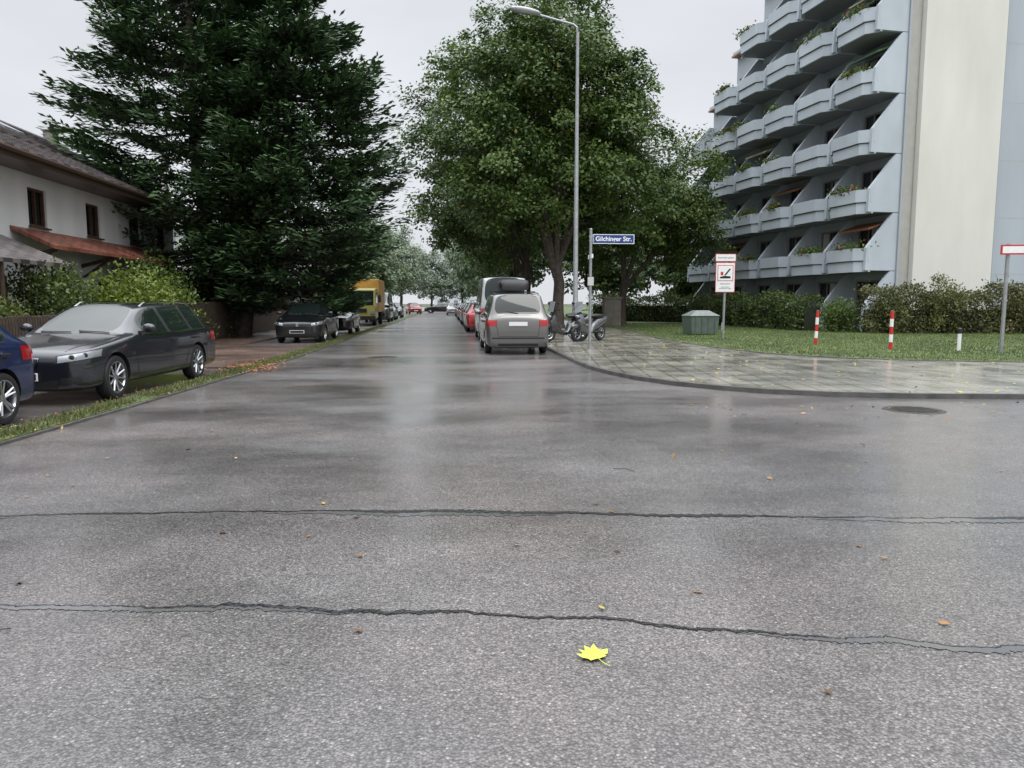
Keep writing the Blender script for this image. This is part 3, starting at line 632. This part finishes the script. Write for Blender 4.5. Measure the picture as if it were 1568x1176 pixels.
# ---------------------------------------------------------------- street furniture
r=empty('street_lamp',(5.3,30.7,PZ))
b=MB(); b.tube([(0,0,0),(0,0,1.4)],[.13,.13],16); b.tube([(0,0,1.4),(0,0,1.5),(0,0,12.1)],[.13,.105,.06],14)
b.tube([(0,0,12.0),(-.03,0,12.28),(-.18,0,12.40),(-1.0,-.1,12.55),(-1.7,-.2,12.68)],[.055,.055,.05,.045,.045],10); b.box(-.09,.09,-.145,-.12,.5,.95)
b.build('pole',[M['steel']],r,True)
b=MB(); b.ell((0,0,0),(.66,.20,.12)); o=b.build('lamp_head',[mat('lamp_shell',(.42,.43,.44),.35)],r,True,loc=(-2.15,-.25,12.78)); o.rotation_euler=(0,.14,0)
b=MB(); b.ell((0,0,0),(.45,.14,.08)); o=b.build('diffuser',[M['lens']],r,True,loc=(-2.25,-.25,12.73)); o.rotation_euler=(0,.14,0)
def text(s,size,loc,parent,m,rot=(R90,0,0),name='lettering'):
    c=bpy.data.curves.new(name,'FONT'); c.body=s; c.size=size; c.align_x='CENTER'; c.align_y='CENTER'; c.extrude=.001; c.materials.append(m)
    o=bpy.data.objects.new(name,c); COL.objects.link(o); o.location=loc; o.rotation_euler=rot; o.parent=parent; return o
r=empty('street_name_sign',(4.3,22.3,PZ))
b=MB(); b.tube([(0,0,0),(0,0,3.55)],.045,12); b.ell((0,0,3.56),(.05,.05,.03)); b.build('pole',[M['steel']],r,True)
b=MB(); b.box(.06,1.32,-.012,.012,3.14,3.42,0); b.box(.08,1.30,-.0145,.0145,3.16,3.40,1); b.box(-.05,.1,-.03,.03,3.2,3.25,2); b.box(-.05,.1,-.03,.03,3.33,3.38,2)
b.build('sign_panel',[M['white'],M['blue'],M['steel']],r); t_=text('Gilchinger Str.',.19,(.69,-.018,3.28),r,M['white']); t_.data.offset=.004
b=MB(); b.box(-.02,.02,-.3,.3,2.7,2.82,0); b.box(-.09,.09,-.06,-.045,1.9,2.15,1); b.build('small_plates',[M['white'],M['frost']],r)
r=empty('fire_access_sign',(10.5,27.7,PZ),math.radians(-4))
b=MB(); b.tube([(0,0,0),(.03,0,3.2)],.045,12); b.build('pole',[M['steel']],r,True)
b=MB(); b.box(-.39,.39,-.075,-.055,2.93,3.22,0); b.box(-.37,.37,-.0775,-.0752,2.95,3.20,1); b.box(-.37,.37,-.075,-.055,1.78,2.90,0); b.box(-.35,.35,-.0775,-.0752,1.80,2.88,1)
b.box(-.30,.30,-.080,-.078,2.20,2.80,0); b.box(-.275,.275,-.0825,-.0805,2.225,2.775,1)
b.prism([(-.2,-.0835,2.30),(.2,-.0835,2.30),(.2,-.0835,2.38),(-.02,-.0835,2.40),(-.2,-.0835,2.36)],(0,-.002,0),2)
b.prism([(-.05,-.0835,2.42),(.02,-.0835,2.42),(.20,-.0835,2.64),(.16,-.0835,2.68)],(0,-.002,0),2); b.box(-.18,-.08,-.0855,-.0835,2.42,2.55,0); b.build('sign_panels',[M['red'],M['white'],M['black']],r)
text('Feuerwehrzufahrt',.085,(0,-.079,3.075),r,M['black']); text('Halteverbot',.08,(0,-.079,2.10),r,M['black']); text('widerrechtlich\nparkende Fahrzeuge',.055,(0,-.079,1.95),r,M['black'])
r=empty('street_sign',(15.0,19.0,PZ),math.radians(-12)); b=MB(); b.tube([(0,0,0),(0,0,2.95)],.05,12); b.build('pole',[M['steel']],r,True)
b=MB(); b.box(-.22,1.0,-.09,-.055,2.66,2.92,0); b.box(-.18,.96,-.095,-.092,2.70,2.88,1); b.build('panel',[M['red'],M['white']],r)
r=empty('litter_bin',(10.95,31.6,PZ),math.radians(8)); gm=mat('bin_green',(.075,.105,.085),.45,var=.15,vs=5); g2=mat('bin_lid',(.17,.19,.18),.4,var=.15,vs=6)
b=MB(); b.prism([(-.60,-.45,.05),(.60,-.45,.05),(.66,-.45,.82),(-.66,-.45,.82)],(0,.9,0),0)
for x in (-.45,-.15,.15,.45): b.box(x-.02,x+.02,-.475,-.451,.1,.8,0)
b.build('container',[gm],r,bevel=.02)
b=MB(); b.v+=[(-.70,-.50,.825),(.70,-.50,.825),(.70,.50,.825),(-.70,.50,.825),(-.3,-.2,1.06),(.3,-.2,1.06),(.3,.2,1.06),(-.3,.2,1.06)]
for q in ((0,3,2,1),(4,5,6,7),(0,1,5,4),(1,2,6,5),(2,3,7,6),(3,0,4,7)): b.f.append(q); b.m.append(0)
b.build('lid',[g2],r,bevel=.02)
def bollard(x,y,h=1.12,tilt=0):
    r=empty('bollard',(x,y,PZ)); b=MB(); k=5
    for i in range(k): b.tube([(0,0,h*i/k),(0,0,h*(i+1)/k-.001)],.052,14,(i+1)%2)
    b.tube([(0,0,h),(0,0,h+.025)],[.055,.03],14,2); b.build('post',[M['white'],M['red'],M['black']],r,True); r.rotation_euler=(0,tilt,0)
bollard(12.15,23.7,1.12,.03); bollard(13.05,20.95,1.14,.0)
r=empty('marker_post',(14.65,20.2,PZ)); b=MB(); b.tube([(0,0,0),(0,0,.5)],.05,12,0); b.tube([(0,0,.501),(0,0,.64),(0,0,.67)],[.05,.05,.02],12,1); b.build('post',[M['white'],M['black']],r,True)
r=empty('marker_post',(13.8,36.5,PZ)); b=MB(); b.tube([(0,0,0),(0,0,.4)],.05,12,0); b.tube([(0,0,.401),(0,0,.52)],[.05,.03],12,1); b.build('post',[M['white'],M['black']],r,True)
r=empty('utility_cabinet',(9.9,44.5,PZ)); b=MB(); b.box(-.5,.5,-.35,.35,0,1.62,0); b.box(-.56,.56,-.4,.4,1.62,1.74,1); b.box(-.42,-.02,-.365,-.351,.2,1.5,1); b.box(.02,.42,-.365,-.351,.2,1.5,1)
b.build('cabinet',[mat('cabinet_concrete',(.16,.135,.11),.7,var=.3,bump=.4),mat('cabinet_door',(.13,.12,.10),.5,var=.2)],r,bevel=.01)
# ---------------------------------------------------------------- house (left)
H_=empty('row_house',(0,0,0))
pl=mat('white_plaster',(.58,.58,.57),.8,var=.12,vs=.8,bump=.3,bs=60,streak=.3); wood=mat('dark_wood',(.055,.027,.016),.6,var=.4,vs=9); rt=tile_mat('roof_tiles',(.175,.15,.148),(.14,.122,.12),(.045,.038,.038),.30,.36)
redt=tile_mat('red_roof_tiles',(.24,.085,.052),(.18,.06,.038),(.06,.025,.018),.25,.3); gut=mat('gutter',(.10,.07,.055),.4,metal=.4)
def wall_with_openings(b,x,y0,y1,z0,z1,ops,th,m):
    ys=sorted(set([y0,y1]+[o[0] for o in ops]+[o[1] for o in ops]))
    for a,c in zip(ys[:-1],ys[1:]):
        cuts=sorted([(o[2],o[3]) for o in ops if o[0]<=a+1e-6 and o[1]>=c-1e-6]); z=z0
        for (p,q) in cuts:
            if p>z: b.box(x-th,x,a,c,z,p,m)
            z=q
        if z<z1: b.box(x-th,x,a,c,z,z1,m)
wins=[]
for y in (10.2,13.4,16.6,19.8,23.5,27.0,30.4,33.0): wins.append((y-.5,y+.5,3.68,4.78))
for y in (11,14.5,18.6,24.6,31): wins.append((y-.6,y+.6,1.0,2.3))
doorsY=(21.2,27.6)
for y in doorsY: wins.append((y-.5,y+.5,.1,2.2))
b=MB(); wall_with_openings(b,-12,8,34.5,0,5.6,wins,.3,0); b.box(-21,-12.31,8,8.3,0,5.6,0); b.box(-21,-12.31,34.2,34.5,0,5.6,0)
b.prism([(-21,34.2,5.6),(-12.0,34.2,5.6),(-16.5,34.2,7.75)],(0,.3,0),0); b.prism([(-21,8,5.6),(-12.0,8,5.6),(-16.5,8,7.75)],(0,.3,0),0); b.build('walls',[pl],H_)
b=MB(); g=MB()
for (a,c,p,q) in wins:
    g.poly([(-12.16,a,p),(-12.16,c,p),(-12.16,c,q),(-12.16,a,q)])
    for (u0,u1,w0,w1) in ((a,a+.07,p,q),(c-.07,c,p,q),(a+.07,c-.07,p,p+.07),(a+.07,c-.07,q-.07,q),((a+c)/2-.035,(a+c)/2+.035,p+.07,q-.07)): b.box(-12.14,-12.06,u0,u1,w0,w1)
    b.box(-11.995,-11.9,a-.05,c+.05,p-.05,p-.003)
b.build('window_frames',[wood],H_); g.build('window_glass',[M['glass']],H_)
b=MB()
b.prism([(-10.95,7.4,5.30),(-16.5,7.4,7.98),(-16.5,7.4,8.13),(-10.95,7.4,5.45)],(0,27.7,0),0); b.prism([(-22.05,7.4,5.30),(-16.503,7.4,7.98),(-16.503,7.4,8.13),(-22.05,7.4,5.45)],(0,27.7,0),0)
b.tube([(-16.5,7.4,8.14),(-16.5,35.1,8.14)],.09,8,0)
for i in range(17):
    x=-11.0-5.4*i/17; z=5.46+(-10.95-x)*(2.68/5.55); b.box(x-.03,x+.01,7.4,35.1,z-.01,z+.025,0)
b.build('roof',[rt],H_)
b=MB(); b.tube([(-10.88,7.4,5.32),(-10.88,35.1,5.32)],.075,8); b.box(-11.95,-10.99,7.5,35.0,5.14,5.20)
for y in np.arange(8,35,.9): b.box(-11.99,-11.0,y-.05,y+.05,5.21,5.32)
b.box(-10.98,-10.955,7.45,35.05,5.12,5.29); b.tube([(-11.85,19.9,5.2),(-11.9,19.9,.1)],.045,8); b.build('eaves_and_gutter',[gut],H_)
def onroof(y,x,dz): return (x,y,5.45+(-10.95-x)*(2.68/5.55)+dz)
b=MB()
for y,x in ((27.5,-14.6),):
    p=[onroof(y-.6,x,.03),onroof(y+.6,x,.03),onroof(y+.6,x-1.0,.03),onroof(y-.6,x-1.0,.03)]; b.prism(p,(0,0,.08))
b.build('skylight',[M['lens']],H_)
b=MB(); b.box(-16.75,-16.35,33.6,34.0,7.6,8.6,0); b.box(-16.80,-16.30,33.55,34.05,8.6,8.66,0); b.tube([(-15.6,32.4,7.4),(-15.6,32.4,8.6)],.05,8,0); b.box(-15.72,-15.48,32.28,32.52,8.64,8.68,0); b.tube([(-15.5,31.8,7.4),(-15.5,31.8,8.4)],.04,8,0)
b.build('chimneys',[mat('chimney',(.22,.20,.19),.7)],H_)
b=MB(); b.prism([(-10.85,22.0,2.95),(-12.02,22.0,3.5),(-12.02,22.0,3.6),(-10.85,22.0,3.05)],(0,8.6,0)); b.build('canopy_roof',[redt],H_)
b=MB(); b.prism([(-10.2,12.0,2.40),(-12.02,12.0,3.2),(-12.02,12.0,3.3),(-10.2,12.0,2.5)],(0,9.6,0)); b.build('porch_roof',[rt],H_)
b=MB()
for y in (12.2,15.5,18.5,21.4): b.tube([(-10.35,y,0),(-10.35,y,2.42)],.06,8)
for y in (22.3,26,30.3): b.prism([(-12.0,y-.05,2.6),(-12.0,y-.05,2.72),(-10.95,y-.05,3.0),(-10.95,y-.05,2.9)],(0,.1,0)); b.tube([(-11.95,y,2.3),(-11.0,y,2.95)],.045,6)
b.build('porch_posts',[wood],H_)
b=MB()
for y in doorsY: b.box(-12.14,-12.08,y-.42,y+.42,.1,2.12)
b.build('doors',[wood],H_)
fw=mat('fence_wood',(.055,.038,.028),.65,var=.5,vs=5,bump=.4)
def fence(name,x0,y0,x1,y1,h,step,gap):
    L=math.hypot(x1-x0,y1-y0); r=empty(name,(x0,y0,.03),math.atan2(y1-y0,x1-x0)); b=MB(); x=0
    while x<L:
        hh=h+rng.uniform(-.015,.015); b.prism([(x,-.012,.05),(x+step-gap,-.012,.05),(x+step-gap,-.012,hh-.02),(x+(step-gap)/2,-.012,hh),(x,-.012,hh-.02)],(0,.022,0)); x+=step
    for z in (.3,h-.3): b.box(0,L,.012,.05,z,z+.08)
    for x in np.arange(0,L,2.4): b.box(x-.05,x+.05,.052,.15,0,h+.04)
    b.build('boards',[fw],r)
fence('garden_fence',-8.95,6,-8.95,21,1.15,.11,.025); fence('wooden_fence',-8.9,26,-8.85,52,1.45,.13,.008)
G0,G1=(.04,.07,.016),(.13,.19,.04)
shrub('garden_shrub',(-9.6,23.2,0),(1.6,1.7,2.5),9000,.12,(.08,.12,.018),(.22,.28,.045))
shrub('garden_shrub',(-9.4,25.6,0),(1.2,1.4,2.2),6000,.12,(.08,.12,.018),(.22,.28,.045))
shrub('garden_shrub',(-10.4,20.6,0),(1.3,1.9,2.5),7000,.11,G0,(.11,.15,.035))
shrub('garden_shrub',(-10.2,27.5,0),(1.7,2.0,3.0),8000,.12,G0,(.09,.13,.03))
shrub('garden_shrub',(-10.0,17.4,0),(.9,2.0,1.6),6000,.10,G0,(.16,.18,.035))
shrub('garden_shrub',(-9.8,14.2,0),(.8,1.6,1.35),4500,.10,(.07,.09,.02),(.24,.26,.05))
shrub('garden_shrub',(-10.6,31.8,0),(1.8,2.4,2.8),8000,.12,G0,(.06,.10,.03))
hedge('hedge',(-9.9,30),(-9.9,62),1.0,2.0,18000,.12,(.02,.035,.012),(.06,.09,.03),.03)
# ---------------------------------------------------------------- trees
conifer('conifer_tree',(-8.7,32.6,.03),[
 (-1.6,0,20.5,[1.2,3,5,8,11,14,17,19.5,20.5],[2.6,4.2,5.1,5.2,4.9,4.1,2.8,1.2,.3],450),
 (2.2,-.3,16.2,[1.2,3,5,7.5,10,12.5,14.5,16.2],[3.2,4.5,5.3,5.3,4.6,3.3,1.8,.3],420)])
lc0,lc1=(.036,.072,.018),(.125,.19,.042)
broadleaf('linden_tree',(5.9,39.6,.12),[(0,0,10.5,5.0,4.6,5.2),(-3.2,-.5,8.4,3.4,3.4,3.4),(3.0,0,7.8,3.6,3.4,3.2),(2.4,0,12.2,3.2,3,3.0),(-2.2,0,13.2,3.2,3,3.0),(.4,0,15.2,3.0,3.2,2.8)],.30,3.4,520,150,.20,lc0,lc1,.95)
broadleaf('linden_tree',(4.9,46.5,.12),[(0,0,11.5,5.4,5,5.2),(-3.9,-1,11,3.8,3.6,3.6),(-3.4,0,7.0,3.8,4,2.8),(-2.5,0,15.2,3.2,3.4,3.0),(1.2,0,17,3,3,2.6)],.27,3.8,440,130,.22,lc0,lc1,1.0)
broadleaf('linden_tree',(11.0,46.5,.12),[(0,0,7.0,4.4,4.2,3.4),(3.4,0,8.9,3.0,3.2,3.0),(4.2,0,6.0,2.4,2.6,2.2),(-.5,0,11.2,3.2,3.2,2.6)],.25,2.6,380,130,.20,lc0,(.15,.21,.048),.9)
broadleaf('linden_tree',(7.6,52,.12),[(0,0,10,5,5,5),(-.5,0,13,4,4,3.5)],.25,3.8,230,110,.26,lc0,lc1,1.1)
broadleaf('linden_tree',(5.2,58,.12),[(0,0,8.5,5,5,4.5),(0,0,12,4.5,4,3.5)],.24,3.0,230,110,.27,lc0,lc1,1.1)
DT=empty('distant_trees')
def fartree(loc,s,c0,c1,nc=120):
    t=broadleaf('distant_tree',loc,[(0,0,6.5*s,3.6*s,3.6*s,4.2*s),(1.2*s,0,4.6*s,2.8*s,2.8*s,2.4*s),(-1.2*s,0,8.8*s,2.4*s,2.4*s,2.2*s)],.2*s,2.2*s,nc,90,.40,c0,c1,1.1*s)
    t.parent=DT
haze_tint=lambda k,c:tuple(lerp(a,b,k) for a,b in zip(c,(.25,.30,.235)))  # mist painted into the leaf colours, paler the farther the tree stands
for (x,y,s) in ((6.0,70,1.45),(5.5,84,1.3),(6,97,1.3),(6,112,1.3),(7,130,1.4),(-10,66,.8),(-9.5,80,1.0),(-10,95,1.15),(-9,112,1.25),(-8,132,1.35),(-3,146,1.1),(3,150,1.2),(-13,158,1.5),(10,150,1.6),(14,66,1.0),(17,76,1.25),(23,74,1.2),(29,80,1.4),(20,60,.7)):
    k=min(.75,max(0,(y-52)/105)); fartree((x,y,0),s,haze_tint(k,lc0),haze_tint(k,lc1))
hedge('hedge',(17.0,50),(18.0,35.5),1.1,1.6,18000,.12,(.03,.055,.014),(.11,.15,.035))
hedge('hedge',(19.2,33.0),(36,30.6),1.6,1.7,28000,.12,(.05,.06,.024),(.16,.16,.06),rough=.16)
shrub('garden_shrub',(18.7,34.2,.12),(.9,.9,1.7),4000,.11,G0,G1); shrub('garden_shrub',(22.3,32.2,.12),(1.2,1.0,2.8),5000,.12,(.06,.08,.025),(.18,.19,.06)); shrub('garden_shrub',(20.2,32.5,.12),(1.3,1.0,1.9),4000,.12,(.06,.08,.025),(.17,.17,.06)); shrub('garden_shrub',(25.5,31.6,.12),(1.6,1.0,2.1),4000,.12,(.06,.07,.025),(.18,.16,.06))
hedge('hedge',(11.5,58),(18,52),1.4,1.7,9000,.13,(.03,.055,.014),(.11,.15,.035))
# ---------------------------------------------------------------- apartment block
A=empty('apartment_block',(21.95,35.2,.08),math.atan2(.993,-.118))
conc=mat('painted_concrete',(.44,.485,.53),.6,var=.12,vs=.7,bump=.15,streak=.4); conc2=mat('panel_grey',(.38,.42,.46),.6,var=.08,vs=.5,streak=.3); stuc=mat('white_stucco',(.66,.65,.60),.85,var=.07,vs=.6,bump=.6,bs=25,streak=.3); beige=mat('beige_strip',(.40,.39,.36),.7,var=.06)
glassb=mat('window_glass',(.02,.025,.03),.06,spec=.8); frame=mat('window_frame',(.25,.22,.2),.5); rtrim=mat('roof_trim',(.28,.15,.08),.6)
BW=3.3; NF=[9,9,8,7,6,5]; FH=2.8
w=MB();p=MB();fi=MB();g=MB();fr=MB();slab=MB();cur=MB();tr=MB()
for bi,nf in enumerate(NF):
    x0=bi*BW; x1=x0+BW; xa=x0+.55; xb=x1-.35; top=nf*FH+1.2
    w.box(x0,xa,-.3,0,0,top); w.box(xb,x1,-.3,0,0,top)
    for f in range(nf):
        zs=.3+FH*f; w.box(xa,xb,-.3,0,zs+2.25,zs+FH if f<nf-1 else top)
        if f==0: w.box(xa,xb,-.3,0,0,.3)
        g.poly([(xa,-.16,zs),(xb,-.16,zs),(xb,-.16,zs+2.25),(xa,-.16,zs+2.25)])
        if rng.uniform()<.5:
            c0=xa+rng.choice([.1,.9,1.7]); cur.box(c0,c0+.6,-.155,-.15,zs+.05,zs+2.15,0)
        for q in (xa,xa+(xb-xa)*.36,xa+(xb-xa)*.68,xb-.07): fr.box(q,q+.07,-.145,-.08,zs,zs+2.25)
        fr.box(xa+.071,xb-.071,-.14,-.085,zs+2.17,zs+2.25)
        z0=zs-.15 if f else 0
        yo=1.75
        prof=[(.002,z0),(yo,z0),(yo-.04,zs+.95),(.35,zs+2.62),(.002,zs+2.62)]
        fi.prism([(x0-.09,a_,b_) for a_,b_ in prof],(.18,0,0))
        if bi==len(NF)-1: fi.prism([(x1-.09,a_,b_) for a_,b_ in prof],(.18,0,0))
        if f:
            for zz in (zs-.02,zs-.14): slab.poly([(x0+.1,0,zz),(x0+.1,1.6,zz),(x0+.4,1.95,zz),(x1-.7,1.95,zz),(x1-.1,1.55,zz),(x1-.1,0,zz)])
            pa=[(x0-.10,1.62),(x0+.02,1.64),(x0+.42,2.08),(x1-.85,2.08),(x1-.22,1.62),(x1-.10,1.62)]
            for (za,zb_,o) in ((zs-.22,zs+.28,-.06),(zs+.33,zs+.92,0.02)):
                o1=offset_path(pa,o); o2=offset_path(pa,o-.12)
                for i in range(len(pa)-1): p.prism([(*o1[i],za),(*o1[i+1],za),(*o2[i+1],za),(*o2[i],za)],(0,0,zb_-za))
            o1=offset_path(pa,-.05); o2=offset_path(pa,-.09)
            for i in range(len(pa)-1): p.prism([(*o1[i],zs+.28),(*o1[i+1],zs+.28),(*o2[i+1],zs+.28),(*o2[i],zs+.28)],(0,0,.05),1)
    w.box(x0,x1,-13,-.31,top-.3,top)
    tr.box(x0-.02,x1+.02,-.4,.45,top+.01,top+.12,0); fi.box(x0-.02,x1+.02,-.4,.35,top+.13,top+.35)
w.box(0,.3,-13,-.31,0,9*FH+.8) ; w.box(6*BW-.3,6*BW,-13,-.31,0,5*FH+.8)
for k,(xx,n1,n2) in enumerate(((2*BW,8,9),(3*BW,7,8),(4*BW,6,7),(5*BW,5,6))): w.box(xx-.3,xx,-13,-.31,n1*FH+1.21,n2*FH+.89)
w.build('walls',[conc2],A); p.build('balcony_parapets',[conc,mat('parapet_groove',(.10,.11,.12),.8)],A); fi.build('balcony_fins',[conc],A); g.build('windows',[glassb],A); fr.build('window_frames',[frame],A); slab.build('balcony_slabs',[mat('slab_soffit',(.26,.27,.28),.8)],A); cur.build('curtains',[mat('curtain',(.5,.48,.44),.9,var=.1,vs=9)],A); tr.build('roof_trim',[rtrim],A)
b=MB(); b.box(-.10,0-.003,-.62,.06,0,26.6,0); b.box(-.40,-.003,-5.15,-.65,0,27.0,1); b.box(-.12,-.003,-9.5,-5.17,0,26.6,2); b.tube([(-.16,.02,0),(-.16,.02,26)],.05,8,2); b.tube([(-.2,-5.35,0),(-.2,-5.35,26)],.06,8,2)
for z in np.arange(2.8,26,2.8): b.box(-.104,-.1,-.62,.06,z,z+.02,2); b.box(-.123,-.12,-9.5,-5.2,z,z+.03,0)
b.build('end_wall',[beige,stuc,conc2],A)
Pp=[];pm=MB()
for bi,nf in enumerate(NF):
    for f in range(1,nf):
        zs=.3+FH*f; x0=bi*BW
        if rng.uniform()<.6:
            n=int(rng.uniform(80,420)); c=np.array([x0+rng.uniform(.6,2.2),1.95,zs+.95]); q=rng.normal(0,1,(n,3))*np.array([rng.uniform(.2,.7),.12,.15])+c; q[:,2]=np.where(q[:,2]<c[2]-.1,c[2]+abs(q[:,2]-c[2])*.7,q[:,2]); Pp.append(q)
        if rng.uniform()<.2:
            pm.prism([(x0+.5,.02,zs+2.35),(x0+.5,1.2,zs+1.95),(x0+.5,1.2,zs+1.85),(x0+.5,.02,zs+2.30)],(2.4,0,0),int(rng.integers(0,3)))
Q=np.concatenate(Pp); n=len(Q); t=rng.uniform(0,1,(n,1)); C=np.array((.04,.07,.015))*(1-t)+np.array((.14,.19,.04))*t; fl=rng.uniform(size=n)<.05; C[fl]=(.4,.05,.04)
leafmesh('balcony_plants',Q,rdir(n),rdir(n),np.full(n,.16),np.full(n,.10),C,M['leaf'],A)
pm.build('awnings',[mat('awning_rust',(.30,.13,.07),.8),mat('awning_cream',(.5,.45,.33),.8),mat('awning_green',(.12,.2,.12),.8)],A)
def simple_block(name,loc,rot,L,D,fl,c):
    r=empty(name,loc,rot); b=MB(); b.box(0,L,0,D,0,fl*2.9+.4,0); gg=MB()
    for f in range(fl):
        for x in np.arange(1,L-1.5,2.6):
            z=1+f*2.9; gg.box(x,x+1.3,-.03,-.003,z,z+1.35,0)
        b.box(-.05,L+.05,-.06,-.004,f*2.9+2.75,f*2.9+2.9,1)
    b.build('walls',[mat(name+'_w',c,.7,var=.05),mat(name+'_b',tuple(q*.85 for q in c),.7)],r); gg.build('windows',[mat(name+'_g',(.2,.22,.24),.3)],r)
simple_block('distant_tower_block',(-4,240,0),0,16,14,11,(.55,.58,.61)); simple_block('apartment_building',(-40,110,0),math.radians(-15),26,12,4,(.40,.41,.40))
# ---------------------------------------------------------------- world, sun, camera
wd=bpy.data.worlds.new('World'); sc.world=wd; wd.use_nodes=True; nt=wd.node_tree; N=nt.nodes; L=nt.links
for q in list(N): N.remove(q)
out=N.new('ShaderNodeOutputWorld'); sky=N.new('ShaderNodeTexSky'); sky.sky_type='NISHITA'; sky.sun_disc=False; sky.sun_elevation=math.radians(50); sky.sun_rotation=math.radians(160); sky.air_density=1; sky.dust_density=4
b1=N.new('ShaderNodeBackground'); b1.inputs['Strength'].default_value=.08; L.new(sky.outputs[0],b1.inputs['Color'])
tc=N.new('ShaderNodeTexCoord'); sp=N.new('ShaderNodeSeparateXYZ'); L.new(tc.outputs['Generated'],sp.inputs[0])
no=N.new('ShaderNodeTexNoise'); no.inputs['Scale'].default_value=2.0; no.inputs['Detail'].default_value=4; mp=N.new('ShaderNodeMapping'); mp.inputs['Scale'].default_value=(1,1,2.5); L.new(tc.outputs['Generated'],mp.inputs[0]); L.new(mp.outputs[0],no.inputs['Vector'])
g1=N.new('ShaderNodeMapRange'); g1.interpolation_type='SMOOTHSTEP'; g1.inputs[1].default_value=.38; g1.inputs[2].default_value=1; g1.inputs[3].default_value=.93; g1.inputs[4].default_value=5.0; L.new(sp.outputs['Z'],g1.inputs[0])
g2=N.new('ShaderNodeMapRange'); g2.inputs[1].default_value=.3; g2.inputs[2].default_value=.7; g2.inputs[3].default_value=.88; g2.inputs[4].default_value=1.08; L.new(no.outputs['Fac'],g2.inputs[0])
mu=N.new('ShaderNodeMath'); mu.operation='MULTIPLY'; L.new(g1.outputs[0],mu.inputs[0]); L.new(g2.outputs[0],mu.inputs[1])
b2=N.new('ShaderNodeBackground'); b2.inputs['Color'].default_value=(.92,.95,1,1); L.new(mu.outputs[0],b2.inputs['Strength'])
mx=N.new('ShaderNodeMixShader'); mx.inputs[0].default_value=.9; L.new(b1.outputs[0],mx.inputs[1]); L.new(b2.outputs[0],mx.inputs[2]); L.new(mx.outputs[0],out.inputs['Surface'])
sl=bpy.data.lights.new('sun','SUN'); sl.energy=.7; sl.angle=math.radians(25); sl.color=(1,.97,.92); so=bpy.data.objects.new('sun',sl); COL.objects.link(so); so.rotation_euler=(math.radians(40),0,math.radians(20))
cd=bpy.data.cameras.new('camera'); cd.sensor_width=36; cd.lens=26.17; cd.clip_end=3000; cam=bpy.data.objects.new('camera',cd); COL.objects.link(cam)
cam.location=(0,0,1.45); cam.rotation_euler=(math.radians(90-6.208),0,math.radians(-4.96)); sc.camera=cam
sc.view_settings.view_transform='Standard'; sc.view_settings.look='None'; sc.view_settings.exposure=0
